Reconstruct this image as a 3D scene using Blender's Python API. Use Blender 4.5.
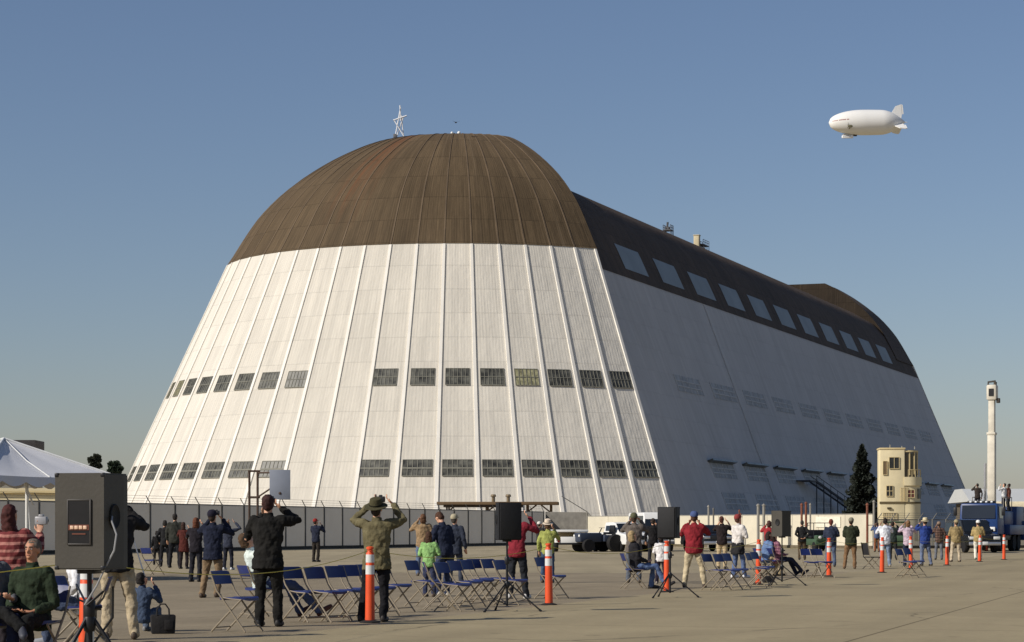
import bpy, bmesh, math, random
from mathutils import Vector, Matrix, Euler
random.seed(7)
R = math.radians
for o in list(bpy.data.objects): bpy.data.objects.remove(o)
S = bpy.context.scene
COL = S.collection

# ------------------------------------------------------------------ camera, sky, sun, exposure
FPX, HC, YH = 2303.0, 1.35, 529.0          # focal length in pixels, eye height, horizon row
cam = bpy.data.cameras.new('camera'); camo = bpy.data.objects.new('camera', cam); COL.objects.link(camo)
cam.sensor_width = 36; cam.lens = FPX / 1024 * 36
cam.shift_y = (YH - 321) / 1024
cam.clip_start = 0.5; cam.clip_end = 20000
camo.location = (0, 0, HC); camo.rotation_euler = (R(90), 0, 0)
S.camera = camo

SUN_EL = R(33); SUN_A = R(29)               # elevation; angle behind the camera's left
to_sun = Vector((-math.cos(SUN_A) * math.cos(SUN_EL), -math.sin(SUN_A) * math.cos(SUN_EL), math.sin(SUN_EL)))
W = bpy.data.worlds.new('World'); S.world = W; W.use_nodes = True
nt = W.node_tree
sky = nt.nodes.new('ShaderNodeTexSky'); sky.sky_type = 'NISHITA'; sky.sun_disc = False
sky.sun_elevation = SUN_EL; sky.sun_rotation = math.atan2(to_sun.x, to_sun.y) % (2 * math.pi)
sky.air_density = 1.0; sky.dust_density = 0.6; sky.ozone_density = 4.0; sky.altitude = 0
bg = nt.nodes['Background']; bg.inputs[1].default_value = 0.078
tint = nt.nodes.new('ShaderNodeMix'); tint.data_type = 'RGBA'; tint.blend_type = 'MULTIPLY'; tint.inputs['Factor'].default_value = 1
tint.inputs['B'].default_value = (1.05, .96, .985, 1)      # slightly violet autumn sky
nt.links.new(sky.outputs[0], tint.inputs['A']); nt.links.new(tint.outputs['Result'], bg.inputs[0])
sl = bpy.data.lights.new('sun', 'SUN'); sl.energy = 4.25; sl.angle = R(0.5); sl.color = (1.0, 0.94, 0.85)
so = bpy.data.objects.new('sun', sl); COL.objects.link(so)
so.rotation_euler = (-to_sun).to_track_quat('-Z', 'Y').to_euler(); so.location = (-60, -20, 80)
S.view_settings.view_transform = 'Standard'; S.view_settings.look = 'None'
S.view_settings.exposure = 0; S.view_settings.gamma = 1; S.view_settings.use_curve_mapping = False
S.render.engine = 'CYCLES'
S.cycles.max_bounces = 5

# ------------------------------------------------------------------ helpers
def lin(c):
    def f(v):
        v = v / 255
        return v / 12.92 if v <= .04045 else ((v + .055) / 1.055) ** 2.4
    return (f(c[0]), f(c[1]), f(c[2]), 1)

MATS = {}
def mat(name, rgb, rough=.7, var=.12, scale=4.0, bump=0.0, bscale=None, metal=0.0, detail=4, spec=.4):
    if name in MATS: return MATS[name]
    m = bpy.data.materials.new(name); m.use_nodes = True
    t = m.node_tree; b = t.nodes['Principled BSDF']
    c = lin(rgb)
    b.inputs['Roughness'].default_value = rough; b.inputs['Metallic'].default_value = metal
    b.inputs['Specular IOR Level'].default_value = spec
    tc = t.nodes.new('ShaderNodeTexCoord')
    n = t.nodes.new('ShaderNodeTexNoise'); n.inputs['Scale'].default_value = scale; n.inputs['Detail'].default_value = detail
    t.links.new(tc.outputs['Object'], n.inputs['Vector'])
    r = t.nodes.new('ShaderNodeValToRGB')
    r.color_ramp.elements[0].position = .3; r.color_ramp.elements[1].position = .7
    r.color_ramp.elements[0].color = tuple(v * (1 - var) for v in c[:3]) + (1,)
    r.color_ramp.elements[1].color = tuple(min(1, v * (1 + var)) for v in c[:3]) + (1,)
    t.links.new(n.outputs['Fac'], r.inputs[0]); t.links.new(r.outputs[0], b.inputs['Base Color'])
    if bump:
        n2 = t.nodes.new('ShaderNodeTexNoise'); n2.inputs['Scale'].default_value = bscale or scale * 3
        n2.inputs['Detail'].default_value = 5
        t.links.new(tc.outputs['Object'], n2.inputs['Vector'])
        bp = t.nodes.new('ShaderNodeBump'); bp.inputs['Strength'].default_value = bump; bp.inputs['Distance'].default_value = .02
        t.links.new(n2.outputs['Fac'], bp.inputs['Height']); t.links.new(bp.outputs[0], b.inputs['Normal'])
    MATS[name] = m
    return m

class MB:
    """collects shapes, then links them as one mesh object"""
    def __init__(s, M=None): s.v = []; s.f = []; s.mi = []; s.M = M or Matrix.Identity(4); s.cur = 0
    def add(s, vs, fs, M=None):
        k = len(s.v); T = s.M @ M if M is not None else s.M
        s.v += [T @ Vector(p) for p in vs]
        for f in fs: s.f.append([i + k for i in f]); s.mi.append(s.cur)
        return s
    def box(s, c, d, rot=(0, 0, 0), bev=0.0, taper=None):
        x, y, z = d[0] / 2, d[1] / 2, d[2] / 2
        M = Matrix.Translation(c) @ Euler(rot).to_matrix().to_4x4()
        if bev:
            bm = bmesh.new(); bmesh.ops.create_cube(bm, size=1)
            for v in bm.verts:
                v.co = Vector((v.co.x * d[0], v.co.y * d[1], v.co.z * d[2]))
                if taper and v.co.z > 0: v.co.x *= taper[0]; v.co.y *= taper[1]
            bmesh.ops.bevel(bm, geom=bm.edges[:], offset=bev, segments=2, profile=.5, affect='EDGES')
            bm.verts.index_update()
            s.add([v.co.copy() for v in bm.verts], [[v.index for v in f.verts] for f in bm.faces], M); bm.free()
            return s
        tx, ty = taper or (1, 1)
        vs = [(-x, -y, -z), (x, -y, -z), (x, y, -z), (-x, y, -z), (-x * tx, -y * ty, z), (x * tx, -y * ty, z), (x * tx, y * ty, z), (-x * tx, y * ty, z)]
        return s.add(vs, [(0, 3, 2, 1), (4, 5, 6, 7), (0, 1, 5, 4), (1, 2, 6, 5), (2, 3, 7, 6), (3, 0, 4, 7)], M)
    def loft(s, rings, cap=True):
        """rings: lists of equal-length point loops"""
        n = len(rings[0]); vs = [p for r in rings for p in r]; fs = []
        for i in range(len(rings) - 1):
            for j in range(n):
                a = i * n + j; b = i * n + (j + 1) % n
                fs.append((a, b, b + n, a + n))
        if cap: fs.append(tuple(reversed(range(n)))); fs.append(tuple(range((len(rings) - 1) * n, len(rings) * n)))
        return s.add(vs, fs)
    def tube(s, pts, rad, n=8, round_=False):
        pts = [Vector(p) for p in pts]
        rad = list(rad) if hasattr(rad, '__len__') else [rad] * len(pts)
        if round_:                                 # round the two ends
            d0 = (pts[0] - pts[1]).normalized(); d1 = (pts[-1] - pts[-2]).normalized()
            pts = [pts[0] + d0 * rad[0] * .9, pts[0] + d0 * rad[0] * .5] + pts + [pts[-1] + d1 * rad[-1] * .5, pts[-1] + d1 * rad[-1] * .9]
            rad = [rad[0] * .35, rad[0] * .85] + rad + [rad[-1] * .85, rad[-1] * .35]
        rings = []; up = None
        for i, p in enumerate(pts):
            d = (pts[min(i + 1, len(pts) - 1)] - pts[max(i - 1, 0)]).normalized()
            if up is None: up = Vector((1, 0, 0)) if abs(d.x) < .8 else Vector((0, 1, 0))
            u = (up - d * up.dot(d)).normalized(); w = d.cross(u); up = u
            rings.append([p + (u * math.cos(2 * math.pi * k / n) + w * math.sin(2 * math.pi * k / n)) * rad[i] for k in range(n)])
        return s.loft(rings)
    def lathe(s, prof, n=16, c=(0, 0, 0), sx=1, sy=1, M=None):
        rings = [[(c[0] + r * sx * math.cos(2 * math.pi * k / n), c[1] + r * sy * math.sin(2 * math.pi * k / n), c[2] + z) for k in range(n)] for r, z in prof]
        if M is not None:
            rings = [[M @ Vector(p) for p in r] for r in rings]
        return s.loft(rings)
    def ball(s, c, r, n=14, m=9, M=None):
        rx, ry, rz = r if hasattr(r, '__len__') else (r, r, r)
        rings = []
        for i in range(m + 1):
            a = -math.pi / 2 + math.pi * (i + .02) / (m + .04)
            rings.append([(c[0] + rx * math.cos(a) * math.cos(2 * math.pi * k / n), c[1] + ry * math.cos(a) * math.sin(2 * math.pi * k / n), c[2] + rz * math.sin(a)) for k in range(n)])
        if M is not None: rings = [[M @ Vector(p) for p in r_] for r_ in rings]
        return s.loft(rings)
    def prism(s, poly, a, b, axis='x'):
        """polygon in the two other axes, from a to b along the axis"""
        def pt(u, v, t): return {'x': (t, u, v), 'y': (u, t, v), 'z': (u, v, t)}[axis]
        n = len(poly)
        vs = [pt(u, v, a) for u, v in poly] + [pt(u, v, b) for u, v in poly]
        fs = [tuple(range(n)), tuple(reversed(range(n, 2 * n)))] + [(i, i + n, (i + 1) % n + n, (i + 1) % n) for i in range(n)]
        s.add(vs, fs)
        return s
    def build(s, name, ms, parent=None, smooth=40, uv=None, fix=True):
        me = bpy.data.meshes.new(name)
        me.from_pydata([tuple(p) for p in s.v], [], s.f)
        ms = ms if isinstance(ms, (list, tuple)) else [ms]
        for m in ms: me.materials.append(m)
        if len(ms) > 1: me.polygons.foreach_set('material_index', s.mi)
        if fix:
            bm = bmesh.new(); bm.from_mesh(me); bmesh.ops.recalc_face_normals(bm, faces=bm.faces[:]); bm.to_mesh(me); bm.free()
        if uv:
            l = me.uv_layers.new(name='UVMap')
            for lp in me.loops: l.data[lp.index].uv = uv[lp.vertex_index]
        if smooth:
            me.shade_smooth(); me.set_sharp_from_angle(angle=R(smooth))
        o = bpy.data.objects.new(name, me); COL.objects.link(o)
        if parent: o.parent = parent
        return o

def tag(o, label=None, cat=None, group=None, kind=None):
    if label: o['label'] = label
    if cat: o['category'] = cat
    if group: o['group'] = group
    if kind: o['kind'] = kind
    return o
def empty(name, loc, rz=0, label=None, cat=None, group=None, sc=1):
    o = bpy.data.objects.new(name, None); COL.objects.link(o)
    o.location = loc; o.rotation_euler = (0, 0, rz); o.scale = (sc, sc, sc); o.empty_display_size = .2
    return tag(o, label, cat, group)
def copy_tree(o, parent=None):
    c = o.copy(); COL.objects.link(c)
    if parent: c.parent = parent
    for ch in list(o.children): copy_tree(ch, c)
    return c
def sc_at(y): return (y - YH) / HC             # pixels per metre of something standing on the ground at row y
def gp(x, y):
    s = sc_at(y); return Vector(((x - 512) / s, FPX / s, 0))
def at(x, y, d): return Vector(((x - 512) / FPX * d, d, HC + (YH - y) / FPX * d))

# ------------------------------------------------------------------ ground, apron, asphalt
def ground_mat(name, rgb, joints=None, scale=.35, var=.1, rot=0.0, speck=.06, off=(0, 0)):
    m = bpy.data.materials.new(name); m.use_nodes = True; t = m.node_tree; b = t.nodes['Principled BSDF']
    b.inputs['Roughness'].default_value = .9; b.inputs['Specular IOR Level'].default_value = .2
    N = t.nodes.new; Lk = t.links.new
    tc = N('ShaderNodeTexCoord'); mp = N('ShaderNodeMapping'); mp.inputs['Rotation'].default_value = (0, 0, rot)
    mp.inputs['Location'].default_value = (off[0], off[1], 0)
    Lk(tc.outputs['Object'], mp.inputs['Vector'])
    big = N('ShaderNodeTexNoise'); big.inputs['Scale'].default_value = scale; big.inputs['Detail'].default_value = 6; big.inputs['Roughness'].default_value = .65
    Lk(mp.outputs[0], big.inputs['Vector'])
    c = lin(rgb)
    r = N('ShaderNodeValToRGB'); r.color_ramp.elements[0].position = .32; r.color_ramp.elements[1].position = .68
    r.color_ramp.elements[0].color = tuple(v * (1 - var) for v in c[:3]) + (1,)
    r.color_ramp.elements[1].color = tuple(v * (1 + var) for v in c[:3]) + (1,)
    Lk(big.outputs['Fac'], r.inputs[0])
    # long streaks of tyre wear and stains along the slabs
    ms = N('ShaderNodeMapping'); ms.inputs['Scale'].default_value = (.9, .05, 1)
    Lk(mp.outputs[0], ms.inputs['Vector'])
    st = N('ShaderNodeTexNoise'); st.inputs['Scale'].default_value = 1.0; st.inputs['Detail'].default_value = 5
    Lk(ms.outputs[0], st.inputs['Vector'])
    fine = N('ShaderNodeTexNoise'); fine.inputs['Scale'].default_value = 9; fine.inputs['Detail'].default_value = 8; fine.inputs['Roughness'].default_value = .8
    Lk(mp.outputs[0], fine.inputs['Vector'])
    def mulramp(src, lo, hi, prev):
        q = N('ShaderNodeMapRange'); q.inputs['From Min'].default_value = .3; q.inputs['From Max'].default_value = .7
        q.inputs['To Min'].default_value = lo; q.inputs['To Max'].default_value = hi
        Lk(src, q.inputs['Value'])
        x = N('ShaderNodeMix'); x.data_type = 'RGBA'; x.blend_type = 'MULTIPLY'; x.inputs['Factor'].default_value = 1
        Lk(prev, x.inputs['A']); Lk(q.outputs[0], x.inputs['B']); return x.outputs['Result']
    col = mulramp(st.outputs['Fac'], .9, 1.07, r.outputs[0])
    col = mulramp(fine.outputs['Fac'], 1 - speck * 2, 1 + speck * 2, col)
    # cracks sealed with tar, and oil spots
    wob = N('ShaderNodeTexNoise'); wob.inputs['Scale'].default_value = .6; wob.inputs['Detail'].default_value = 4; Lk(mp.outputs[0], wob.inputs['Vector'])
    ad = N('ShaderNodeMix'); ad.data_type = 'VECTOR'; ad.inputs['Factor'].default_value = .35; Lk(mp.outputs[0], ad.inputs['A']); vs = N('ShaderNodeVectorMath'); vs.operation = 'MULTIPLY_ADD'; vs.inputs[1].default_value = (3, 3, 0); Lk(wob.outputs['Color'], vs.inputs[0]); Lk(mp.outputs[0], vs.inputs[2]); Lk(vs.outputs[0], ad.inputs['B'])
    vo = N('ShaderNodeTexVoronoi'); vo.feature = 'DISTANCE_TO_EDGE'; vo.inputs['Scale'].default_value = .11; Lk(ad.outputs[1], vo.inputs['Vector'])
    def thr(src, a, b_, lo, hi):
        q = N('ShaderNodeMapRange'); q.inputs['From Min'].default_value = a; q.inputs['From Max'].default_value = b_; q.inputs['To Min'].default_value = lo; q.inputs['To Max'].default_value = hi; Lk(src, q.inputs['Value']); return q.outputs[0]
    def mul2(src, prev):
        x = N('ShaderNodeMix'); x.data_type = 'RGBA'; x.blend_type = 'MULTIPLY'; x.inputs['Factor'].default_value = 1; Lk(prev, x.inputs['A']); Lk(src, x.inputs['B']); return x.outputs['Result']
    gate = thr(big.outputs['Fac'], .46, .56, 0, 1); ck = thr(vo.outputs['Distance'], .002, .0055, 1, 0)
    mm = N('ShaderNodeMath'); mm.operation = 'MULTIPLY'; Lk(gate, mm.inputs[0]); Lk(ck, mm.inputs[1]); col = mul2(thr(mm.outputs[0], 0, 1, 1, .62), col)
    sp_ = N('ShaderNodeTexNoise'); sp_.inputs['Scale'].default_value = 1.3; sp_.inputs['Detail'].default_value = 3; Lk(mp.outputs[0], sp_.inputs['Vector']); col = mul2(thr(sp_.outputs['Fac'], .66, .74, 1, .72), col)
    pt = N('ShaderNodeTexNoise'); pt.inputs['Scale'].default_value = .13; pt.inputs['Detail'].default_value = 2; Lk(mp.outputs[0], pt.inputs['Vector']); col = mul2(thr(pt.outputs['Fac'], .54, .58, 1, .93), col)
    if joints:
        br = N('ShaderNodeTexBrick'); br.offset = 0; br.inputs['Scale'].default_value = 1
        br.inputs['Brick Width'].default_value = joints; br.inputs['Row Height'].default_value = joints
        br.inputs['Mortar Size'].default_value = .028; br.inputs['Mortar Smooth'].default_value = .4
        br.inputs['Color1'].default_value = (1, 1, 1, 1); br.inputs['Color2'].default_value = (.94, .94, .95, 1); br.inputs['Mortar'].default_value = (.5, .48, .45, 1)
        Lk(mp.outputs[0], br.inputs['Vector'])
        x = N('ShaderNodeMix'); x.data_type = 'RGBA'; x.blend_type = 'MULTIPLY'; x.inputs['Factor'].default_value = 1
        Lk(col, x.inputs['A']); Lk(br.outputs['Color'], x.inputs['B']); col = x.outputs['Result']
    Lk(col, b.inputs['Base Color'])
    bp = N('ShaderNodeBump'); bp.inputs['Strength'].default_value = .35; bp.inputs['Distance'].default_value = .02
    Lk(fine.outputs['Fac'], bp.inputs['Height']); Lk(bp.outputs[0], b.inputs['Normal'])
    return m

LINE_H = math.atan2(25.4, 80)                  # heading of the cone line (east of straight ahead)
ld = Vector((math.sin(LINE_H), math.cos(LINE_H), 0)); lp = Vector((math.cos(LINE_H), -math.sin(LINE_H), 0))
c1 = gp(370, 623)
def along(a, p, z=0): v = c1 + ld * a + lp * p; return (v.x, v.y, z)

g = MB(); g.add([(-6000, -300, 0), (6000, -300, 0), (6000, 9000, 0), (-6000, 9000, 0)], [(0, 1, 2, 3)])
tag(g.build('ground', ground_mat('dusty_ground', (160, 147, 119), scale=.05, var=.12), smooth=0), kind='structure')
g = MB(); g.add([along(-120, .3, .008), along(-120, 160, .008), along(400, 160, .008), along(400, .3, .008)], [(0, 1, 2, 3)])
tag(g.build('apron', ground_mat('apron_concrete', (160, 146, 115), joints=7.6, rot=LINE_H, off=(-(c1.x * math.cos(LINE_H) - c1.y * math.sin(LINE_H)) + .15, -(c1.x * math.sin(LINE_H) + c1.y * math.cos(LINE_H))), scale=.3, var=.08), smooth=0), kind='structure')
g = MB(); pts = []
for i in range(40): pts.append(along(-60 + i * 2.6, .36 + random.uniform(-.04, .04), .004))
for i in range(40): pts.append((3.0 - i * 3 + random.uniform(-.4, .4), 70.5 + random.uniform(-1.2, 1.2) + i * .12, .004))
g.add(pts, [tuple(range(len(pts)))])
tag(g.build('asphalt_taxiway', ground_mat('worn_asphalt', (143, 130, 107), scale=.5, var=.12, rot=LINE_H, speck=.09), smooth=0), kind='structure')

# ------------------------------------------------------------------ the airship hangar
TH = .3503; HCX, HCY = -8.03, 346.37; R0, R1, Z1, PHI, LEN = 53.36, 34.77, 40.08, .9524, 203.0
NB = 9
ax = Vector((math.sin(TH), math.cos(TH), 0)); pr = Vector((math.cos(TH), -math.sin(TH), 0)); CH = Vector((HCX, HCY, 0))
DOME = [(34.77, 40.08), (32.0, 44.55), (29.6, 47.8), (25.9, 51.4), (21.2, 54.7), (17.0, 57.0), (13.5, 58.45), (10.5, 59.0), (7.9, 59.2)]
def smooth_profile(P, n=3):
    out = []
    for i in range(len(P) - 1):
        p0, p1, p2, p3 = P[max(i - 1, 0)], P[i], P[i + 1], P[min(i + 2, len(P) - 1)]
        for k in range(n):
            t = k / n
            out.append(tuple(.5 * (2 * p1[c] + (p2[c] - p0[c]) * t + (2 * p0[c] - 5 * p1[c] + 4 * p2[c] - p3[c]) * t * t + (3 * p1[c] - p0[c] - 3 * p2[c] + p3[c]) * t ** 3) for c in (0, 1)))
    return out + [P[-1]]
DOME = smooth_profile(DOME)
def rz_(z):
    if z <= Z1: return R0 + (R1 - R0) * z / Z1
    for (ra, za), (rb, zb) in zip(DOME, DOME[1:]):
        if z <= zb: return ra + (rb - ra) * (z - za) / (zb - za)
    return DOME[-1][0]

def panel_mat(name, rgb, kind):
    """painted or weathered corrugated sheet; UV in metres (u along the wall, v up)"""
    m = bpy.data.materials.new(name); m.use_nodes = True; t = m.node_tree; b = t.nodes['Principled BSDF']
    b.inputs['Roughness'].default_value = .75; b.inputs['Specular IOR Level'].default_value = .15; b.inputs['Diffuse Roughness'].default_value = .6
    N = t.nodes.new; Lk = t.links.new
    uv = N('ShaderNodeUVMap'); uv.uv_map = 'UVMap'
    sp = N('ShaderNodeSeparateXYZ'); Lk(uv.outputs[0], sp.inputs[0])
    def M(op, a, b_=None, c_=None):
        n = N('ShaderNodeMath'); n.operation = op
        for i, x in enumerate((a, b_, c_)):
            if x is None: continue
            if isinstance(x, (int, float)): n.inputs[i].default_value = x
            else: Lk(x, n.inputs[i])
        return n.outputs[0]
    def noise(sx, sy, detail=5, rough=.6, off=0):
        mp = N('ShaderNodeMapping'); mp.inputs['Scale'].default_value = (sx, sy, 1); mp.inputs['Location'].default_value = (off, off, 0)
        Lk(uv.outputs[0], mp.inputs['Vector'])
        n = N('ShaderNodeTexNoise'); n.inputs['Scale'].default_value = 1; n.inputs['Detail'].default_value = detail; n.inputs['Roughness'].default_value = rough
        Lk(mp.outputs[0], n.inputs['Vector']); return n.outputs['Fac']
    def rng(x, lo, hi, a=.3, b_=.7):
        q = N('ShaderNodeMapRange'); q.inputs['From Min'].default_value = a; q.inputs['From Max'].default_value = b_
        q.inputs['To Min'].default_value = lo; q.inputs['To Max'].default_value = hi; Lk(x, q.inputs['Value']); return q.outputs[0]
    def mix(f, a, b_, bt='MIX'):
        x = N('ShaderNodeMix'); x.data_type = 'RGBA'; x.blend_type = bt
        if isinstance(f, (int, float)): x.inputs['Factor'].default_value = f
        else: Lk(f, x.inputs['Factor'])
        for k, v in (('A', a), ('B', b_)):
            if isinstance(v, tuple): x.inputs[k].default_value = v
            else: Lk(v, x.inputs[k])
        return x.outputs['Result']
    c = lin(rgb)
    streak = noise(1.1, .05) if kind == 'white' else noise(4.0, .04)
    blot = noise(.08, .08, 6)
    fine = noise(5, .5, 4)
    seam_h = M('LESS_THAN', M('FRACT', M('DIVIDE', sp.outputs[1], 3.35)), .035)
    row = M('FLOOR', M('DIVIDE', sp.outputs[1], 3.35))
    wn = N('ShaderNodeTexWhiteNoise'); wn.noise_dimensions = '2D'
    cmb = N('ShaderNodeCombineXYZ'); Lk(M('FLOOR', M('DIVIDE', sp.outputs[0], 1.41)), cmb.inputs[0]); Lk(row, cmb.inputs[1])
    Lk(cmb.outputs[0], wn.inputs['Vector'])
    if kind == 'white':
        f = M('MULTIPLY', M('MULTIPLY', rng(streak, .90, 1.04), rng(blot, .93, 1.04)), rng(wn.outputs['Value'], .955, 1.025, 0, 1))
        f = M('MULTIPLY', f, M('SUBTRACT', 1, M('MULTIPLY', seam_h, .03 if 'side' in name else .08)))
        v = N('ShaderNodeCombineXYZ'); [Lk(f, v.inputs[i]) for i in range(3)]
        col = mix(1.0, c, v.outputs[0], 'MULTIPLY')
        rust = M('MULTIPLY', rng(noise(.9, .09, 6, .7, 31), 0, 1, .62, .78), rng(noise(.06, .06, 3, .5, 9), 0, .5, .45, .7))
        col = mix(rust, col, lin((150, 128, 100)))
    else:
        f = M('MULTIPLY', M('MULTIPLY', rng(streak, .72, 1.3), rng(blot, .82, 1.2)), rng(fine, .85, 1.15))
        f = M('MULTIPLY', f, rng(wn.outputs['Value'], .88, 1.12, 0, 1))
        f = M('MULTIPLY', f, M('SUBTRACT', 1, M('MULTIPLY', seam_h, .18)))
        v = N('ShaderNodeCombineXYZ'); [Lk(f, v.inputs[i]) for i in range(3)]
        col = mix(1.0, c, v.outputs[0], 'MULTIPLY')
        pale = rng(noise(.5, .02, 4, .5, 17), 0, .3, .62, .72)
        col = mix(pale, col, lin((128, 112, 92)))
        if kind == 'dome':
            # orange rust run on the leaf left of the joint
            d = M('ABSOLUTE', M('ADD', sp.outputs[0], 8.5))
            pulse = rng(d, .8, 0, 0.5, 8.0)
            msk = M('MULTIPLY', M('MULTIPLY', pulse, rng(noise(.9, .06, 5, .7, 3), 0, 1, .42, .66)), rng(sp.outputs[1], 0, .75, 42, 52))
            col = mix(msk, col, lin((132, 76, 44)))
    Lk(col, b.inputs['Base Color'])
    wv = M('SINE', M('MULTIPLY', sp.outputs[0], 2 * math.pi / .55))
    h = M('ADD', M('MULTIPLY', wv, .004 if 'side' in name else .009), M('MULTIPLY', seam_h, -.06))
    h = M('ADD', h, M('MULTIPLY', fine, .06))
    h = M('ADD', h, M('MULTIPLY', noise(.25, .2, 3), .35))
    bp = N('ShaderNodeBump'); bp.inputs['Strength'].default_value = .55; bp.inputs['Distance'].default_value = 1.0
    Lk(h, bp.inputs['Height']); Lk(bp.outputs[0], b.inputs['Normal'])
    return m
M_WHITE = panel_mat('white_corrugated_sheet', (227, 221, 208), 'white')
M_SIDE = panel_mat('shaded_side_wall_sheet', (188, 187, 185), 'white')  # darker copy of the white sheet; the side's shade is put into its colour
M_DOME = panel_mat('weathered_brown_dome_sheet', (95, 80, 60), 'dome')
M_ROOF = panel_mat('weathered_brown_roof_sheet', (74, 62, 50), 'roof')
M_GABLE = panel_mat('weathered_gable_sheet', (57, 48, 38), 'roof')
M_RIB = mat('white_rib_paint', (229, 224, 213), .7, .05, .6)
M_FRAME = mat('window_bar_paint', (150, 148, 138), .7, .15, 2)
def glass_mat(name, rgb, var, scale, rough=.35):
    return mat(name, rgb, rough, var, scale, spec=.5, detail=2)
M_PANE = glass_mat('dusty_window_pane', (84, 83, 75), .7, 1.1)
M_SHBAR = mat('side_window_bar_paint', (184, 183, 180), .7, .1, 1)
M_PANE_LIT = glass_mat('broken_lit_window_pane', (150, 146, 112), .5, 2.2)  # paler pane copy; light at the broken windows is put into its colour
M_PANE_SH = glass_mat('shaded_window_pane', (158, 160, 160), .2, .8, .85)  # pane copy for the shaded side, its low contrast in shade put into colour
M_SKYL = glass_mat('frosted_skylight_sheet', (132, 142, 146), .10, .25, .7)

hangar = empty('airship_hangar', (0, 0, 0), 0, 'enormous white airship hangar with rounded brown domed roof and clamshell doors', 'hangar')
def door_pt(C, out, right, phi, r, z): d = out * math.cos(phi) + right * math.sin(phi); return C + d * r + Vector((0, 0, z)), d
def leaf(C, out, right, sgn, detail=True, ztop=None):
    zs = [0, 3.35, 6.7, 10, 13.4, 20, 27, 33.5, Z1]
    n = NB * 4
    def surf(rows, name, m, parent):
        mb = MB(); uv = []
        for r, z in rows:
            for k in range(n + 1):
                phi = sgn * PHI * k / n
                # each bay between two ribs is a slightly flattened panel
                t = (k % 4) / 4; half = PHI / NB / 2
                rr = r * math.cos(half) / math.cos((t - .5) * 2 * half) if k % 4 else r
                p, _ = door_pt(C, out, right, phi, rr, z); mb.v.append(p); uv.append((phi * R0, z))
        for i in range(len(rows) - 1):
            for k in range(n):
                a = i * (n + 1) + k; mb.f.append([a, a + 1, a + n + 2, a + n + 1]); mb.mi.append(0)
        # closed rim returns at both meridian edges
        return mb.build(name, m, parent, 0 if name == 'door_leaf' else 60, uv)
    o = surf([(rz_(z), z) for z in zs], 'door_leaf', M_WHITE, hangar)
    dome = [(r, z) for r, z in DOME if ztop is None or z < ztop]
    if ztop: dome.append((13, ztop))
    dome = [(dome[0][0] + .12, dome[0][1] - .05)] + dome[1:] + [(.6, dome[-1][1] + .15)]
    surf(dome, 'door_cap', M_DOME, o)
    for k in range(0 if sgn > 0 else 1, NB + 1):
        rb = MB(); phi = sgn * PHI * k / NB
        if k == NB: phi = sgn * (PHI - .009)
        rings = []
        for z in (0, 13, 27, Z1 - .12):
            r = rz_(z); wdt = .58 * (r / R0) ** .8; p, d = door_pt(C, out, right, phi, r, z)
            tt = Vector((0, 0, 1)).cross(d)
            rings.append([p - tt * wdt * .5 - d * .3, p - tt * wdt * .42 + d * .17, p + tt * wdt * .42 + d * .17, p + tt * wdt * .5 - d * .3])
        rb.loft(rings); rb.build('rib', M_RIB, o, 0)
        if k and k < NB:
            # low standing seam that carries on over the dome
            sb = MB(); rings = []
            for r, z in dome[:-1]:
                p, d = door_pt(C, out, right, phi, r, z); tt = Vector((0, 0, 1)).cross(d)
                wdt = .15 * r / R1 + .05; u = (d * .6 + Vector((0, 0, .8))) if z > 52 else d
                rings.append([p - tt * wdt - u * .2, p - tt * wdt * .5 + u * .07, p + tt * wdt * .5 + u * .07, p + tt * wdt - u * .2])
            sb.loft(rings); sb.build('roof_seam', M_DOME_SEAM, o, 0)
    if not detail: return o
    for row, (za, zb, ww) in enumerate(((8.25, 10.3, .74), (20.35, 22.5, .68))):
        for k in range(1, NB):
            phi = sgn * PHI * (k + .5 - (.09 if sgn < 0 or k == 1 else 0)) / NB
            w2 = PHI / NB * .5 * ww
            mb = MB()
            def q(f, z, outw):
                ph = phi + (f - .5) * 2 * w2 * 1.0
                r = rz_(z); half = PHI / NB / 2
                t = (ph - sgn * PHI * (k + .5) / NB)
                p, d = door_pt(C, out, right, ph, r * math.cos(half) / math.cos(t), z)
                return p + d * outw
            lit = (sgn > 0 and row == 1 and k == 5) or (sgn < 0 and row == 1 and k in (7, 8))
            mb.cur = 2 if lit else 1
            mb.add([q(0, za, .05), q(1, za, .05), q(1, zb, .05), q(0, zb, .05)], [(0, 1, 2, 3)])
            nv = 6
            mb.cur = 0
            def bar(f0, f1, z0, z1, o_=.11):
                mb.add([q(f0, z0, .0), q(f1, z0, .0), q(f1, z1, .0), q(f0, z1, .0), q(f0, z0, o_), q(f1, z0, o_), q(f1, z1, o_), q(f0, z1, o_)],
                       [(4, 5, 6, 7), (0, 1, 5, 4), (1, 2, 6, 5), (2, 3, 7, 6), (3, 0, 4, 7)])
            for i in range(1, nv): bar(i / nv - .012, i / nv + .012, za, zb)
            bar(0, 1, (za + zb) / 2 - (.14 if row == 0 else .04), (za + zb) / 2 + (.06 if row == 0 else .04), .115)
            fr = .018
            bar(-fr, 0, za - .06, zb + .06, .1); bar(1, 1 + fr, za - .06, zb + .06, .1); bar(0, 1, zb, zb + .07, .1); bar(0, 1, za - .09, za, .16)
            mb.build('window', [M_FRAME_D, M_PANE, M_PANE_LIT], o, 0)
    return o
M_DOME_SEAM = mat('brown_roof_seam', (98, 82, 62), .8, .25, .3)
M_SIDE_PIPE = mat('side_pipe_paint', (190, 188, 184), .8, .05, 1)
M_FRAME_D = mat('door_window_bars', (120, 118, 106), .7, .15, 2)
leaf(CH, -ax, -pr * -1, 1); leaf(CH, -ax, pr, -1)
C2 = CH + ax * LEN
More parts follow.
